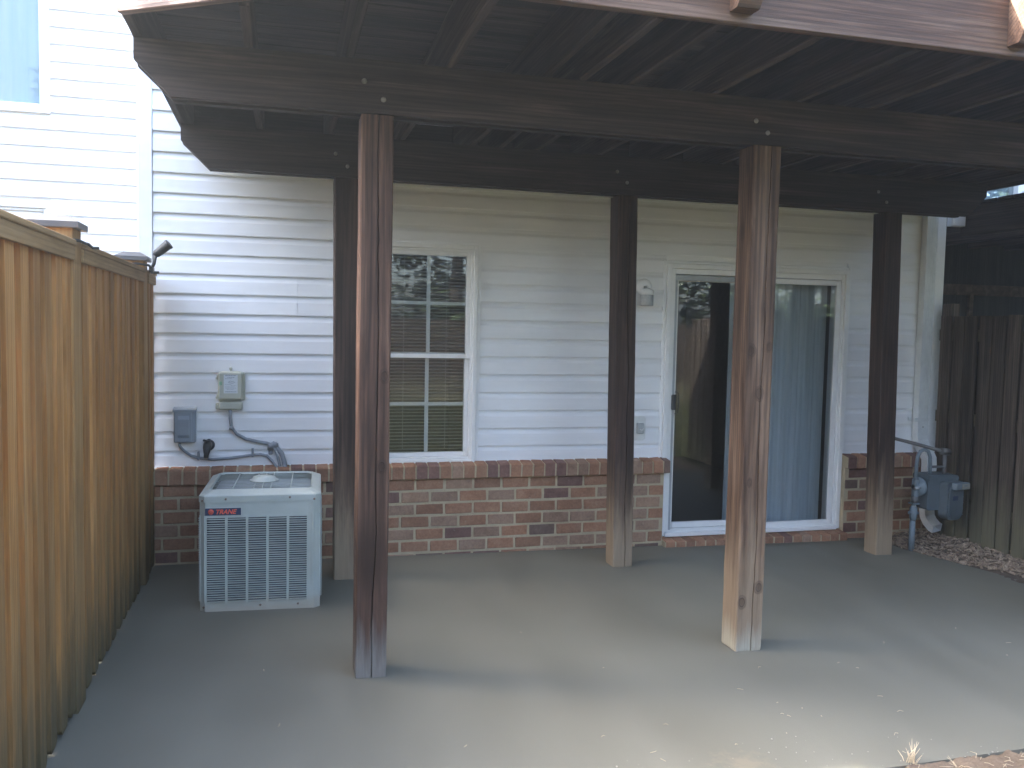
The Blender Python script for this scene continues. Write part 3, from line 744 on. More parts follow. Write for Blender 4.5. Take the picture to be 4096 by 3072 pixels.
# ------------------------------------------------------------------ left fence
def fence(name, x, ys, zb, zt, mat, label, side, w_, pitch, posts, pmat, group=None, railz=(.35, 1.0, 1.62), back=True, toprail=True, over=.012):
    f = empty(name, (x, (ys[0] + ys[1]) / 2, 0), label, 'fence')
    y = ys[1]; i = 0
    while y - w_ > ys[0]:
        yc = y - w_ / 2
        if not any(abs(yc - p) < (.07 + w_ / 2 - .012) for p in posts):
            zb_ = zb(yc) + rng.uniform(0, .014); ztop_ = zt - rng.uniform(0, .006)
            mb = MB(); xa = x + side * rng.uniform(-.002, .002); th = .017
            pts = [(yc - w_ / 2, zb_ + .016), (yc - w_ / 2 + .012, zb_), (yc + w_ / 2 - .012, zb_ + .004), (yc + w_ / 2, zb_ + .02), (yc + w_ / 2, ztop_), (yc - w_ / 2, ztop_)]
            mb.prism(pts, 0, xa - th if side > 0 else xa, xa if side > 0 else xa + th)
            o = obj('fence_board', mb, mat, f, at=(xa, yc, zb_))
            o.rotation_euler = (rng.uniform(-.003, .003), 0, rng.uniform(-.035, .035))
        if back:
            yb = y - pitch / 2 - w_ / 2; xb = x - side * .052
            mb = MB().box(xb - .008, xb + .008, yb - w_ / 2 - .02, yb + w_ / 2 + .02, -.08, zt, .002); obj('rear_board', mb, mat, f, at=(xb, yb, 0))
        y -= pitch; i += 1
    for z in railz:
        obj('rail', MB().box(x - side * .018 - .024 * (1 if side > 0 else 0) , x - side * .018 + .024 * (0 if side > 0 else 1), ys[0], ys[1], z - .045, z + .045, .003), pmat, f, at=(x, ys[0], z))
    return f
lposts = [-.449, -2.210, -3.97, -5.73]
fl = fence('cedar_fence', .018, (-6.6, -.06), lambda y: PZ(0) + .004, 1.845, 'fence_l', 'tall warm tan cedar board fence along the left edge of the patio', 1, .092, .1475, lposts, 'fence_rail')
for yp in lposts:
    p = obj('post', MB().box(-.112, .027, yp - .071, yp + .071, -.05, 1.955, .005), 'fence_l_post', fl, at=(-.04, yp, 0))
    T = Matrix.Translation((-.041, yp, 1.93)) @ Matrix.Rotation(R(45), 4, 'Z')
    h = .088 * math.sqrt(2)
    obj('post_cap', MB().lathe([(h, 0), (h * 1.02, .003), (h * 1.02, .024), (h * .55, .048), (h * .5, .050)], T, 4, smooth=False), 'cap', fl)
prev = -.08
for yp in lposts + [-6.6]:
    obj('top_rail', MB().box(.019, .036, yp + .072, prev - .001, 1.808, 1.862, .002), 'fence_rail', fl, at=(.02, yp, 1.8))
    obj('cap_rail', MB().box(-.06, .042, yp + .072, prev - .001, 1.863, 1.885, .003), 'fence_rail', fl, at=(.0, yp, 1.86)); prev = yp - .072
for yp in lposts: obj('rear_board', MB().box(-.135, -.118, yp - .30, yp + .30, -.08, 1.8, .002), 'fence_l', fl, at=(-.13, yp, 0))  # unseen filler boards added behind the posts to stop a light leak
fl.location.x -= .018
# a black cable run and clamp-on spotlight on the post caps
sp = empty('spotlight', (.03, -.40, 1.93), 'small black spotlight on the fence post nearest the house, aimed up right', 'spotlight')
d_ = Vector((.75, -.15, .62)).normalized(); T = Matrix.Translation((.068, -.40, 1.985)) @ d_.to_track_quat('Z', 'Y').to_matrix().to_4x4()
obj('head', MB().lathe([(.012, -.02), (.022, -.01), (.026, .02), (.028, .075), (.030, .078), (.030, .09), (.024, .091)], T, 18), 'black', sp)
obj('bracket', MB().tube([(.035, -.42, 1.885), (.05, -.41, 1.92), (.055, -.40, 1.955), (.066, -.40, 1.985)], .010).box(.03, .052, -.47, -.40, 1.868, 1.90, .003), 'black', sp)
obj('clamp', MB().tube([(-.10, -.50, 1.905), (-.03, -.525, 1.912), (.035, -.51, 1.905), (.038, -.45, 1.90)], .007).tube([(.03, -.385, 1.872), (.075, -.385, 1.872)], .008), 'black', sp)
tag(obj('clamp', MB().tube([(-.10, -2.292, 1.885), (-.04, -2.296, 1.888), (.034, -2.29, 1.882), (.036, -2.20, 1.88), (.036, -2.145, 1.882), (.052, -2.14, 1.868), (.075, -2.14, 1.868)], .006), 'black', None, at=(.0, -2.2, 1.87)), 'thin black cable clamp wrapped around the middle fence post under its cap', 'clamp')

# ------------------------------------------------------------------ right fence
def rz(y): return -.02 - .03 * 0
fr_ = empty('grey_fence', (5.9, -2, 0), 'dark weathered shadowbox fence on the right behind the gas meter', 'fence')
ys_ = [-.41, -.556, -.68, -.81, -.952] + [-.952 - .14 * i for i in range(1, 24)]
y = -.27
ys_ = [-.155, -.285] + ys_
for i, yc in enumerate(ys_):
    w_ = .115 if i < 40 else .14; zb_ = .0 + rng.uniform(-.02, .01)
    mb = MB().box(5.885, 5.902, yc - w_ / 2, yc + w_ / 2, zb_ - .03, 1.755 - rng.uniform(0, .01), .002)
    obj('fence_board', mb, 'fence_r', fr_, at=(5.9, yc, zb_ - .03)).rotation_euler = (rng.uniform(-.004, .004), 0, rng.uniform(-.05, .05))
    mb = MB().box(5.945, 5.962, yc - .13, yc - .01, zb_ - .03, 1.75, .002); obj('rear_board', mb, 'fence_r', fr_, at=(5.95, yc - .07, zb_ - .03))
for z in (.28, .95, 1.6): obj('rail', MB().box(5.903, 5.944, -4.2, -.06, z - .045, z + .045, .003), 'fence_r', fr_, at=(5.92, -2, z - .4))
for yp in (-.12, -2.4): obj('post', MB().box(5.91, 6.0, yp - .045, yp + .045, -.1, 1.85, .004), 'fence_r', fr_, at=(5.95, yp, -.1))

# far fence behind the viewer closes the yard (seen only as a reflection)
ff = empty('back_fence', (2, -13, 0), 'grey board fence far across the yard', 'fence')
mbk = MB()
for i in range(100): mbk.box(-8 + i * .2, -7.81 + i * .2, -13.02 + rng.uniform(-.01, .01), -13, -.09, 1.75)
tag(obj('fence_board', mbk, 'fence_r', ff), kind='stuff')

# evergreen trees beyond the back fence close off the low sky (seen in the glass)
def tree_meshes(seed):
    r_ = random.Random(seed); H = 11.5
    tr_ = MB().tube([(0, 0, -.1), (.05, .02, 3), (-.04, .05, 7), (0, 0, H * .93)], [.22, .17, .10, .03], 8)
    cr = MB()
    for i in range(70):
        z = 1.3 + (H - 1.6) * (i / 70) ; rad = (2.3 * (1 - (z / H) ** 1.5) + .25) * r_.uniform(.75, 1.12); a = r_.random() * 6.28
        tr_.tube([(0, 0, z - .2), (rad * .5 * math.cos(a), rad * .5 * math.sin(a), z + .1), (rad * .92 * math.cos(a), rad * .92 * math.sin(a), z - .15)], [.03, .02, .006], 4)
        for j in range(46):
            u = r_.uniform(.15, 1) ** .7; c_x, c_y, c_z = rad * u * math.cos(a) + r_.gauss(0, .26), rad * u * math.sin(a) + r_.gauss(0, .26), z + r_.gauss(0, .2) - .25 * u
            T = Matrix.Translation((c_x, c_y, c_z)) @ Matrix.Rotation(r_.random() * 6.28, 4, 'Z') @ Matrix.Rotation(r_.uniform(-1, 1), 4, 'X') @ Matrix.Rotation(r_.uniform(-1, 1), 4, 'Y')
            q = r_.uniform(.09, .2); cr.add([tuple(T @ Vector(p)) for p in ((-q, 0, 0), (0, -q * .5, .03), (q, 0, 0), (0, q * .5, -.02))], [(0, 1, 2, 3)])
    return tr_.mesh('trunk', 'bark'), cr.mesh('crown', 'leaf')
TM = [tree_meshes(s_) for s_ in (3, 8)]
TP = [(-17 + i * 3.1, -15.5, 0) for i in range(13)] + [(-10.5, -2.2 - i * 2.7, 1) for i in range(5)] + [(14, -3.5 - i * 2.9, 2) for i in range(4)]  # left and right rows are unseen trees added to block side skylight
TL = [('tall dense evergreen tree behind the back fence across the yard', 'evergreen trees behind the back fence'),
      ('unseen evergreen tree added beyond the cedar fence to block low sky from the left', 'added sky-blocking evergreens left of the cedar fence'),
      ('unseen evergreen tree added beyond the grey fence to block low sky from the right', 'added sky-blocking evergreens right of the grey fence')]
for i, (x, y, g_) in enumerate(TP):
    t_ = empty('evergreen_tree', (x + rng.uniform(-.4, .4), y + rng.uniform(-.5, .5), -.09), TL[g_][0], 'tree', TL[g_][1], rz=rng.random() * 6)
    t_.scale = (1, 1, rng.uniform(.82, 1.04) * (.85, .5, .55)[g_])
    for nm, me in zip(('trunk', 'crown'), TM[i % 2]):
        o = bpy.data.objects.new(nm, me); sc.collection.objects.link(o); o.parent = t_

# ------------------------------------------------------------------ condenser unit
ac = empty('air_conditioner', (.688, -.76, PZ(.7)), 'beige air conditioning condenser with louvred sides standing by the brick wall', 'air conditioner', rz=R(-2.2))
ACW, ACD, ACH = .318, .335, .635
def acobj(name, mb, mat, par=ac):
    me = mb.mesh(name, mat); o = bpy.data.objects.new(name, me); sc.collection.objects.link(o); o.parent = par; return o
c_ = .030
oct_ = [(-ACW, -ACD + c_), (-ACW + c_, -ACD), (ACW - c_, -ACD), (ACW, -ACD + c_), (ACW, ACD - c_), (ACW - c_, ACD), (-ACW + c_, ACD), (-ACW, ACD - c_)]
acobj('base_pan', MB().prism(oct_, 2, -.01, .045), 'ac')
inner = [(x * .93, y * .93) for x, y in oct_]
acobj('coil', MB().prism(inner, 2, .04, .60), 'ac_dark')
for sx in (-1, 1):
    for sy in (-1, 1):
        mb = MB()
        pts = [(sx * ACW, sy * (ACD - c_)), (sx * (ACW - c_), sy * ACD), (sx * (ACW - c_ - .004), sy * ACD), (sx * (ACW - c_ - .004), sy * (ACD - .012)), (sx * (ACW - .012), sy * (ACD - c_ - .004)), (sx * ACW, sy * (ACD - c_ - .004))]
        mb.prism(pts, 2, .045, .60)
        acobj('corner_panel', mb, 'ac')
# louvred faces: header sheet, mullions, then slats column by column
GZ0, GZ1 = .052, .515
def face(T, half, first):
    mb = MB(); yf = 0
    mb.box(-half + c_, half - c_, -.002, .006, GZ1 + .012, .602, M4=T); mb.box(-half + c_, half - c_, -.003, .006, .045, GZ0, M4=T)
    x0, x1 = -half + c_ + .002, half - c_ - .036 if first else half - c_ - .002
    if first: mb.box(x1 + .004, half - c_, -.0035, .006, .046, .600, .001, M4=T)
    n = 5; pw = (x1 - x0) / n
    for i in range(n + 1): mb.box(x0 + pw * i - .007, x0 + pw * i + .007, -.0035, .006, GZ0, GZ1 + .012, .001, M4=T)
    acobj('side_panel', mb, 'ac')
    for i in range(n):
        mb = MB(); a_, b_ = x0 + pw * i + .007, x0 + pw * (i + 1) - .007; ns = 37; p_ = (GZ1 - GZ0) / ns
        for j in range(ns):
            z = GZ0 + p_ * j
            vs = [(a_, -.002, z + .0015), (b_, -.002, z + .0015), (b_, -.0115, z + .0035), (a_, -.0115, z + .0035), (a_, -.0105, z + .0055), (b_, -.0105, z + .0055), (b_, .001, z + .0066), (a_, .001, z + .0066)]
            jit = rng.uniform(-.0006, .0006)
            vs = [tuple(T @ Vector((p[0], p[1], p[2] + jit))) for p in vs]
            mb.add(vs, [(0, 1, 2, 3), (3, 2, 5, 4), (4, 5, 6, 7), (7, 6, 1, 0), (0, 3, 4, 7), (1, 6, 5, 2)])
        mb.box(a_, b_, -.0035, .006, GZ1, GZ1 + .012, M4=T)
        tag(acobj('louver_panel', mb, 'ac'), kind='stuff')
face(Matrix.Translation((0, -ACD + .002, 0)), ACW, True)
face(Matrix.Translation((ACW - .002, 0, 0)) @ Matrix.Rotation(R(90), 4, 'Z'), ACD, False)
face(Matrix.Translation((-ACW + .002, 0, 0)) @ Matrix.Rotation(R(-90), 4, 'Z'), ACD, False)
# top: folded rim, sloping shoulders, wire guard with hub
mb = MB(); e = 1.012; o8 = [(x * e, y * e) for x, y in oct_]
def ring(z, f, g=None): return [(x * f, y * (g or f), z) for x, y in o8]
rings = [ring(.600, 1), ring(.634, 1), ring(.640, .985), ring(.662, .84, .84), ring(.650, .825, .825)]
vs = [p for r_ in rings for p in r_]; fs = []
for i in range(len(rings) - 1):
    for k in range(8): fs.append((i * 8 + k, i * 8 + (k + 1) % 8, (i + 1) * 8 + (k + 1) % 8, (i + 1) * 8 + k))
mb.add(vs, fs); acobj('top_rim', mb, 'ac')
acobj('fan_well', MB().prism([(x * .83, y * .83) for x, y in o8], 2, .60, .615), 'box_grey')
mb = MB()
gx, gy = ACW * .83, ACD * .83
y = -gy
for i in range(13):
    y = -gy + 2 * gy * i / 12; mb.tube([(-gx, y, .651), (gx, y, .651)], .0020, 6)
for x in (-.155, -.045, 0, .045, .155): mb.tube([(x, -gy, .655), (x, gy, .655)], .0035, 6)
for i in range(1, 4): pass
acobj('wire_guard', mb, 'ac')
acobj('fan_hub', MB().lathe([(.082, .658), (.082, .663), (.066, .667), (.062, .680), (.040, .686), (.001, .687)], Matrix.Identity(4), 30), 'ac')
for x, z in ((-.18, .618), (.155, .622), (-.30, .612), (.285, .61), (0, .03), (.2, .028), (-.295, .03)):
    acobj('screw', MB().lathe([(.006, 0), (.006, .003), (.003, .004)], Matrix.Translation((x, -ACD * 1.012 - .000, z)) @ Matrix.Rotation(R(90), 4, 'X'), 10), 'screw')
acobj('conduit_strip', MB().box(ACW - .046, ACW - .034, -ACD - .010, -ACD - .001, .13, .60, .003), 'ac')
# badge
bx0, bx1, bz0, bz1 = -.287, -.102, .530, .569
bd = acobj('badge', MB().box(bx0 - .002, bx1 + .003, -ACD - .0025, -ACD, bz0 - .003, bz1 + .004, .001), 'ac')
acobj('badge_field', MB().box(bx0, bx1, -ACD - .0040, -ACD - .0027, bz0, bz1), 'logo_blue', bd)
T = Matrix.Translation((bx0 + .030, -ACD - .0042, (bz0 + bz1) / 2)) @ Matrix.Rotation(R(90), 4, 'X')
mb = MB().lathe([(.0150, 0), (.0150, .001), (.001, .0012)], T, 28)
acobj('badge_emblem', mb, 'logo_red', bd)
mb = MB()
for k_ in range(5):
    a0 = k_ * 2 * math.pi / 5; pts = [(bx0 + .030 + r_ * math.cos(a0 + r_ * 90), -ACD - .0056, (bz0 + bz1) / 2 + r_ * math.sin(a0 + r_ * 90)) for r_ in (.003, .006, .009, .012)]
    mb.tube(pts, .0009, 5)
acobj('badge_swirl', mb, 'logo_blue', bd)
cu = bpy.data.curves.new('lettering', 'FONT'); cu.body = 'TRANE'; cu.size = .0345; cu.shear = .30; cu.offset = .0011; cu.extrude = .0006; cu.space_character = 1.0; cu.align_x = 'LEFT'
to = bpy.data.objects.new('tmp', cu); sc.collection.objects.link(to); bpy.context.view_layer.update()
me = bpy.data.meshes.new_from_object(to.evaluated_get(bpy.context.evaluated_depsgraph_get())); bpy.data.objects.remove(to)
me.materials.clear(); me.materials.append(M['logo_red'])
xsz = max(v_.co.x for v_ in me.vertices) or 1; S_ = .112 / xsz
me.transform(Matrix.Translation((bx0 + .052, -ACD - .0048, bz0 + .008)) @ Matrix.Rotation(R(90), 4, 'X') @ Matrix.Diagonal((S_, .98, 1, 1)))
lo_ = bpy.data.objects.new('lettering', me); sc.collection.objects.link(lo_); lo_.parent = bd

# ------------------------------------------------------------------ boxes and pipes on the left wall
def at_empty(name, loc, label, cat): return empty(name, loc, label, cat)
ub = at_empty('utility_box', (.463, -.02, 1.02), 'beige telephone interface box with a printed label on the white siding', 'utility box')
obj('housing', MB().box(.386, .540, -.075, -.017, 1.078, 1.268, .014).box(.385, .552, -.045, -.017, 1.078, 1.262, .006), 'box_beige', ub)
obj('lid', MB().box(.392, .532, -.082, -.074, 1.090, 1.260, .004), 'box_beige', ub)
obj('lower_housing', MB().box(.386, .538, -.070, -.017, 1.017, 1.072, .010).box(.398, .528, -.073, -.069, 1.026, 1.062, .002), 'box_beige', ub)
for z in (1.235, 1.11): obj('hinge', MB().box(.370, .388, -.055, -.03, z - .020, z - .004, .003).box(.376, .388, -.06, -.03, z - .006, z + .012, .003), 'box_beige', ub)
obj('hinge', MB().box(.370, .386, -.05, -.025, 1.022, 1.062, .004), 'box_beige', ub)
obj('hook', MB().lathe([(.010, 0), (.010, .008), (.004, .010)], Matrix.Translation((.463, -.025, 1.284)) @ Matrix.Rotation(R(90), 4, 'X'), 14).box(.459, .467, -.034, -.02, 1.262, 1.284), 'box_beige', ub)
lb = obj('label_sheet', MB().box(.422, .508, -.0840, -.0822, 1.127, 1.247), 'label', ub)
mb = MB()
for z, a_, b_, h_ in ((1.240, .432, .500, .004), (1.228, .445, .49, .003), (1.221, .430, .47, .002), (1.183, .43, .47, .0015), (1.176, .465, .50, .0015), (1.168, .43, .49, .0015), (1.160, .43, .50, .0015), (1.152, .44, .485, .0015), (1.135, .430, .502, .004)):
    x = a_
    while x < b_:
        l_ = rng.uniform(.004, .011); mb.box(x, min(b_, x + l_), -.0849, -.0843, z, z + h_); x += l_ + .0025
mb.tube([(.450, -.0845, 1.198), (.462, -.0845, 1.208), (.470, -.0845, 1.202), (.48, -.0845, 1.207), (.492, -.0845, 1.199), (.475, -.0845, 1.193), (.452, -.0845, 1.196)], .0012, 5)
obj('print', mb, 'ink', lb)
obj('tag_plate', MB().box(.395, .412, -.0836, -.0822, 1.180, 1.203), 'green', ub)
gb = at_empty('disconnect_box', (.183, -.02, .806), 'plain blue grey metal disconnect box low on the siding', 'electrical box')
obj('housing', MB().box(.118, .250, -.085, -.017, .808, 1.018, .006), 'box_grey', gb)
obj('hood', MB().prism([(-.017, 1.036), (-.017, 1.012), (-.094, 1.008), (-.094, 1.022)], 0, .113, .254), 'box_grey', gb)
obj('cover', MB().box(.124, .226, -.092, -.085, .815, 1.005, .003).prism([(-.0915, .84), (-.100, .86), (-.100, .96), (-.0915, .985)], 0, .145, .212), 'box_grey', gb)
cd = at_empty('conduit', (.3, -.03, .60), 'grey flexible conduit looping from the grey box down behind the condenser', 'conduit')
obj('tubing', MB().tube([(.147, -.05, .81), (.150, -.045, .785), (.175, -.038, .752), (.216, -.035, .719), (.266, -.035, .703), (.355, -.035, .692), (.467, -.035, .699), (.591, -.035, .716), (.65, -.035, .719), (.69, -.035, .710), (.725, -.04, .675), (.76, -.06, .625), (.785, -.10, .56), (.79, -.2, .50)], .0095, 12), 'cable', cd)
obj('strap', MB().box(.256, .270, -.050, -.017, .690, .745, .002), 'cable', cd)
obj('strap', MB().box(.593, .607, -.050, -.017, .705, .762, .002), 'cable', cd)
cb = at_empty('cable_bundle', (.6, -.03, .60), 'thick grey cable bundle hanging from the beige box down to the condenser', 'cable')
obj('main_line', MB().tube([(.461, -.05, 1.02), (.461, -.045, .96), (.467, -.04, .904), (.501, -.04, .857), (.557, -.04, .823), (.637, -.04, .803), (.694, -.04, .792), (.748, -.045, .772), (.785, -.05, .725), (.803, -.055, .66), (.805, -.07, .60), (.805, -.12, .54), (.80, -.2, .50)], [.011] * 6 + [.012, .014, .0165, .0165, .0165, .0165, .0165], 12), 'cable', cb)
obj('second_line', MB().tube([(.70, -.05, .785), (.735, -.055, .768), (.757, -.055, .72), (.77, -.055, .66), (.782, -.06, .61), (.79, -.1, .56)], .010, 10), 'cable', cb)
obj('wire', MB().tube([(.435, -.045, 1.02), (.45, -.042, .98), (.466, -.045, .93)], .0025, 6).tube([(.74, -.06, .76), (.775, -.07, .70), (.79, -.07, .63)], .002, 6), 'trim', cb)
obj('wall_boot', MB().tube([(.712, -.018, .752), (.716, -.035, .772), (.735, -.05, .785), (.757, -.045, .778)], [.020, .024, .024, .018], 12).box(.700, .728, -.03, -.016, .715, .765, .006), 'cable', cb)
for p in (((.455, -.045, .90), (.48, -.045, .895)), ((.77, -.055, .63), (.82, -.06, .632))): obj('cable_tie', MB().tube(p, .018 if p[0][0] > .6 else .013, 12), 'cable', cb)
hb = at_empty('garden_tap', (.318, -.02, .70), 'dark garden tap with a wheel handle between the grey box and conduit', 'tap')
obj('valve', MB().tube([(.322, -.018, .785), (.322, -.06, .79), (.320, -.085, .775), (.315, -.09, .73), (.313, -.088, .712)], [.026, .028, .026, .016, .015], 14), 'black', hb)
obj('escutcheon', MB().lathe([(.036, 0), (.036, .006), (.02, .012)], Matrix.Translation((.328, -.017, .785)) @ Matrix.Rotation(R(90), 4, 'X'), 20), 'black', hb)
obj('spout', MB().lathe([(.013, 0), (.0135, .014), (.011, .016)], Matrix.Translation((.313, -.089, .700)), 14), 'brass', hb)
mb = MB(); pts = [(.318 + .022 * math.cos(a_ * math.pi / 8), -.075 + .014 * math.sin(a_ * math.pi / 8), .822 + .006 * math.sin(a_ * math.pi / 4)) for a_ in range(17)]
mb.tube(pts, .0035, 6)
for a_ in range(4): mb.tube([(.318, -.075, .818), pts[a_ * 4]], .0028, 5)
mb.tube([(.318, -.075, .79), (.318, -.075, .82)], .006, 8)
obj('wheel_handle', mb, 'black', hb)

# ------------------------------------------------------------------ wall lamp, outlet
wl = at_empty('wall_lamp', (3.36, -.02, 1.76), 'small wall lamp with glass shade peeking out behind the rear middle post', 'lamp')
obj('back_plate', MB().lathe([(.062, 0), (.062, .008), (.045, .018), (.02, .02)], Matrix.Translation((3.345, -.018, 1.905)) @ Matrix.Rotation(R(90), 4, 'X'), 24), 'frame', wl)
obj('collar', MB().lathe([(.048, 0), (.05, .03), (.03, .042), (.012, .05)], Matrix.Translation((3.345, -.085, 1.846)), 24).tube([(3.345, -.03, 1.905), (3.345, -.085, 1.905), (3.345, -.085, 1.88)], .009, 8), 'frame', wl)
obj('glass_shade', MB().lathe([(.044, 0), (.047, .01), (.047, .076), (.044, .08)], Matrix.Translation((3.345, -.085, 1.766)), 24), 'lampglass', wl)
ol = at_empty('wall_outlet', (3.34, -.02, .86), 'outdoor power outlet with a grey hinged cover behind the rear middle post', 'outlet')
mb = MB(); mb.prism([(3.29, .79), (3.305, .775), (3.372, .775), (3.388, .79), (3.388, .940), (3.372, .955), (3.305, .955), (3.29, .940)], 1, -.028, -.016); obj('mounting_block', mb, 'outlet', ol)
obj('cover', MB().box(3.315, 3.367, -.052, -.028, .828, .908, .004), 'outlet_cov', ol)
obj('latch', MB().tube([(3.335, -.054, .862), (3.348, -.058, .852), (3.360, -.056, .866)], .003, 6), 'trim', ol)

# ------------------------------------------------------------------ downspout
dsp = at_empty('downspout', (5.75, -.06, 0), 'white rectangular downspout at the right corner, bent over the brick ledge', 'downspout')
hw, hd = .046, .032
path = [(5.760, -.062, 7.9), (5.760, -.062, 1.0), (5.760, -.062, .79), (5.762, -.072, .745), (5.766, -.105, .695), (5.770, -.142, .655), (5.772, -.168, .615), (5.772, -.172, .57), (5.772, -.172, .20), (5.773, -.180, .155), (5.778, -.205, .115), (5.785, -.245, .085), (5.79, -.275, .075)]
mb = MB(); mb.tube(path, 1, rect=(hw, hd), cap=False)
obj('pipe', mb, 'down', dsp)
obj('strap', MB().box(5.678, 5.808, -.098, -.093, .905, .935, .001).box(5.676, 5.714, -.03, -.017, .905, .935, .002), 'down', dsp)
for z in (.86, .70, .60): obj('rivet', MB().lathe([(.005, 0), (.004, .003)], Matrix.Translation((5.745 + rng.uniform(-.02, .03), -.096 if z > .8 else -.205, z)) @ Matrix.Rotation(R(90), 4, 'X'), 8), 'screw', dsp)
for k_ in range(3): obj('rib', MB().box(5.738 + k_ * .022, 5.741 + k_ * .022, -.097, -.0935, .98, 7.9), 'down', dsp)

# ------------------------------------------------------------------ gas meter
gm = at_empty('gas_meter', (5.55, -.48, 0), 'blue grey gas meter with riser pipe and regulator in front of the downspout', 'gas meter')
YM = -.48
obj('riser', MB().tube([(5.385, YM, -.03), (5.385, YM, .20)], .022, 14).tube([(5.387, YM, .19), (5.39, YM, .40)], .016, 14), 'meter_pipe', gm)
obj('valve', MB().box(5.352, 5.425, YM - .022, YM + .022, .245, .268, .006).tube([(5.388, YM, .20), (5.388, YM, .225), (5.388, YM, .29), (5.39, YM, .31)], [.020, .028, .028, .020], 12).box(5.36, 5.42, YM - .03, YM + .03, .325, .335, .002), 'meter_pipe', gm)
obj('union', MB().tube([(5.39, YM, .335), (5.392, YM, .385)], .026, 8), 'iron', gm)
T = Matrix.Translation((5.43, YM, .455)) @ Matrix.Rotation(R(90), 4, 'Y') @ Matrix.Rotation(R(0), 4, 'X')
obj('regulator', MB().lathe([(.02, -.055), (.03, -.04), (.032, -.02), (.068, -.012), (.072, 0), (.068, .012), (.05, .022), (.02, .03)], T, 28).box(5.375, 5.415, YM - .026, YM + .026, .375, .52, .010), 'meter_pipe', gm)
obj('vent_cap', MB().tube([(5.36, YM - .035, .452), (5.42, YM - .03, .452)], .011, 12), 'metal', gm)
obj('crossover', MB().tube([(5.395, YM, .50), (5.395, YM, .62), (5.402, YM, .68), (5.425, YM, .725), (5.46, YM, .735), (5.495, YM, .72), (5.513, YM, .68), (5.518, YM, .62), (5.518, YM, .55)], .0135, 12), 'meter_pipe', gm)
obj('outlet_pipe', MB().tube([(5.645, YM, .52), (5.645, YM, .70)], .015, 12).tube([(5.61, YM, .722), (5.68, YM, .714)], .026, 12).tube([(5.645, YM, .71), (5.60, YM + .03, .728), (5.50, YM + .16, .76), (5.40, YM + .30, .79)], [.02, .014, .013, .013], 12).box(5.53, 5.645, YM - .010, YM + .010, .595, .612, .002).lathe([(.034, 0), (.034, .01), (.014, .03)], Matrix.Translation((5.37, YM + .385, .795)) @ Matrix.Rotation(R(90), 4, 'X'), 18).tube([(5.40, YM + .30, .79), (5.37, YM + .38, .795)], .013), 'iron', gm)
# meter body: case and front diaphragm cover, rounded below
def rprofile(x0, x1, z0, z1, r_, rt_):
    pts = []
    for cx, cz, a0, rr in ((x1 - r_, z0 + r_, -90, r_), (x1 - rt_, z1 - rt_, 0, rt_), (x0 + rt_, z1 - rt_, 90, rt_), (x0 + r_, z0 + r_, 180, r_)):
        for k_ in range(6): a_ = R(a0 + k_ * 18); pts.append((cx + rr * math.cos(a_), cz + rr * math.sin(a_)))
    return pts
obj('case', MB().prism(rprofile(5.455, 5.70, .285, .535, .02, .02), 1, YM - .06, YM + .09), 'meter', gm)
obj('top_flange', MB().prism(rprofile(5.45, 5.715, .505, .55, .018, .02), 1, YM - .075, YM + .10), 'meter', gm)
T = Matrix.Translation((5.655, YM - .05, 0)) @ Matrix.Rotation(R(14), 4, 'Z')
mb = MB(); mb.prism(rprofile(-.095, .095, .215, .505, .06, .03), 1, -.055, .02); mb.v = [tuple(T @ Vector(p)) for p in mb.v]; obj('front_cover', mb, 'meter', gm)
mb = MB(); mb.prism(rprofile(-.080, .080, .232, .47, .05, .03), 1, -.064, -.054); mb.v = [tuple(T @ Vector(p)) for p in mb.v]; obj('front_cover', mb, 'meter', gm)
ix = obj('index_box', MB().box(-.055, .10, -.100, -.055, .448, .498, .004, M4=T), 'meter_pipe', gm)
obj('dial', MB().box(.005, .096, -.1045, -.099, .454, .492, .001, M4=T), 'meter_dial', gm)
mb = MB()
for k_ in range(4): mb.box(.025 + k_ * .009, .031 + k_ * .009, -.1058, -.1048, .474, .483, M4=T)
obj('index_digits', mb, 'ink', gm)
obj('name_plate', MB().box(-.045, .015, -.0665, -.0640, .365, .398, M4=T), 'logo_blue', gm)
for k_ in range(10): 
    a_ = k_ / 9; obj('cover_bolt', MB().lathe([(.006, 0), (.005, .004)], T @ Matrix.Translation((-.088 + .176 * (k_ % 2), -.055, .25 + .045 * (k_ // 2))) @ Matrix.Rotation(R(90), 4, 'X'), 8), 'meter', gm)

# ------------------------------------------------------------------ loose straw, grit, dry grass
mb = MB()
for i in range(46):
    x = rng.uniform(.6, 5.0); y = -rng.uniform(1.6, 3.25); l = rng.uniform(.008, .030); a_ = rng.random() * 6.28; z = PZ(x) + .0015
    if rng.random() < .5: x = rng.uniform(1.9, 3.4); y = -rng.uniform(2.7, 3.28)
    mb.tube([(x, y, z), (x + l * .5 * math.cos(a_), y + l * .5 * math.sin(a_), z + .003), (x + l * math.cos(a_ + .4), y + l * math.sin(a_ + .4), z)], .0008, 4)
tag(obj('straw_bits', mb, 'straw'), 'tiny pale straw pieces scattered over the patio surface', 'straw', kind='stuff')
mb = MB()
for i in range(70):
    x = min(4.6, rng.gauss(2.5, .45)); y = max(-3.3, -3.27 + abs(rng.gauss(0, .17))); s_ = rng.uniform(.0006, .002) if i % 12 else .003
    if i > 40: x = rng.uniform(2.6, 4.4); y = -3.32 + abs(rng.gauss(0, .03))
    z = PZ(x); mb.box(x - s_, x + s_, y - s_, y + s_, z, z + s_ * 1.2, s_ * .3)
tag(obj('grit', mb, 'grit'), 'small pale grit and crumbs of soil at the front edge of the slab', 'grit', kind='stuff')
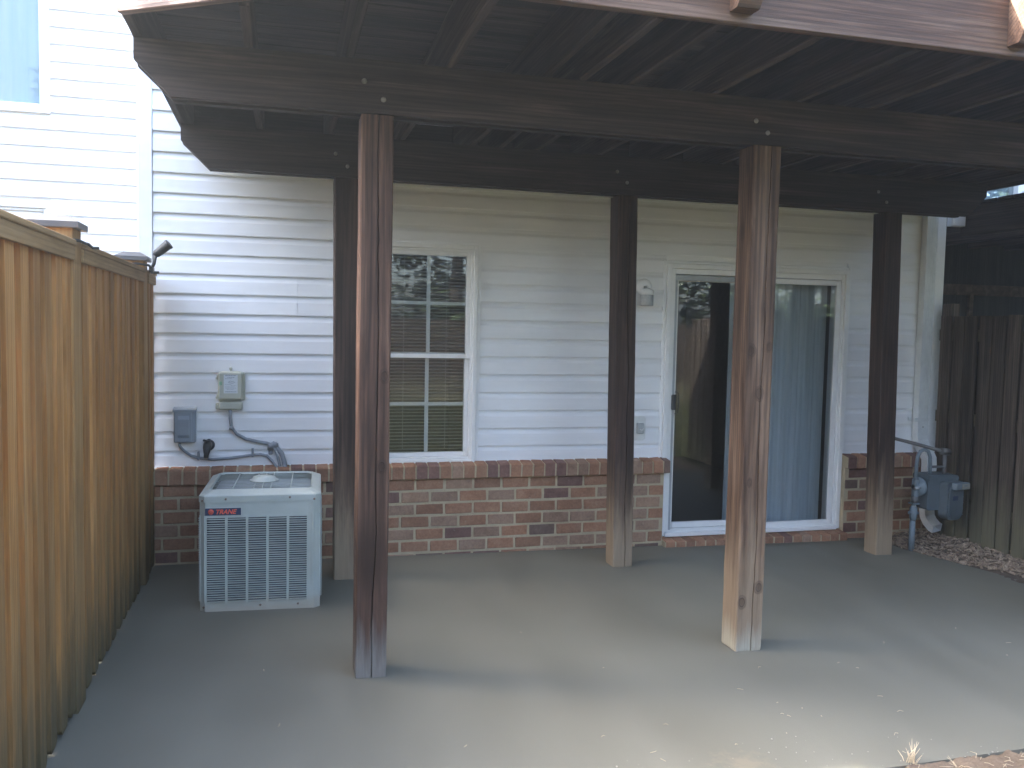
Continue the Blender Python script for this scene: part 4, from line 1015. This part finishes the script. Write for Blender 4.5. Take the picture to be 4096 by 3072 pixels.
def tuft(x, y, n, hgt, spread, label, lean=(0, 0)):
    mb = MB()
    for i in range(n):
        a_ = rng.random() * 6.28; l = hgt * rng.uniform(.35, 1); s_ = spread * rng.uniform(.2, 1)
        p0 = Vector((x + rng.uniform(-.015, .015), y + rng.uniform(-.015, .015), -.02)); d1 = Vector((math.cos(a_) * s_ * .4 + lean[0] * l, math.sin(a_) * s_ * .4 + lean[1] * l, l * .6)); d2 = Vector((math.cos(a_) * s_ + lean[0] * l * 2, math.sin(a_) * s_ + lean[1] * l * 2, l))
        mb.tube([p0, p0 + d1 * .5, p0 + d1, p0 + d2], [.0018, .0016, .0012, .0006], 4)
    return tag(obj('dry_grass_tuft', mb, 'straw', None, at=(x, y, 0)), label, 'grass tuft', 'dry grass tufts along the slab edge')
tuft(3.055, -3.31, 22, .105, .04, 'upright dry grass tuft with a bent top at the slab edge, right of the other')
tuft(2.70, -3.40, 9, .06, .05, 'low sprawling dry grass stalks at the slab edge, left of the upright tuft', lean=(.55, .25))
tuft(3.22, -3.36, 4, .05, .03, 'thin pair of dry stalks on the soil just right of the upright tuft', lean=(-.4, .1))
mb = MB()
for i in range(260):
    x = rng.uniform(2.2, 4.8); y = -3.33 - rng.random() * .45; z = soil_z(x, y) + .004; l = rng.uniform(.01, .05); a_ = rng.random() * 6.28
    mb.tube([(x, y, z), (x + l * .5 * math.cos(a_), y + l * .5 * math.sin(a_), z + rng.uniform(.002, .012)), (x + l * math.cos(a_ + .5), y + l * math.sin(a_ + .5), z + .002)], .0009, 4)
tag(obj('straw_litter', mb, 'straw'), 'dry straw lying on the sunlit soil in front of the slab', 'straw', kind='stuff')

# ------------------------------------------------------------------ added air volume that imitates lens glare
HB = (-34, 34, -24, 13, -1.1, 13.5)
hz = obj('glare_haze', MB().box(HB[0], HB[1], HB[2], HB[3], HB[4], HB[5]), 'trim')
hm = bpy.data.materials.new('glare_haze_air'); hm.use_nodes = True; ht = hm.node_tree; ht.nodes.clear()
ho = ht.nodes.new('ShaderNodeOutputMaterial'); hv = ht.nodes.new('ShaderNodeVolumePrincipled')
hv.inputs['Color'].default_value = (.80, .90, 1, 1); hv.inputs['Density'].default_value = .009; hv.inputs['Anisotropy'].default_value = .85
ht.links.new(hv.outputs[0], ho.inputs['Volume']); hz.data.materials.clear(); hz.data.materials.append(hm)
tag(hz, kind='stuff'); sc.cycles.volume_bounces = 0
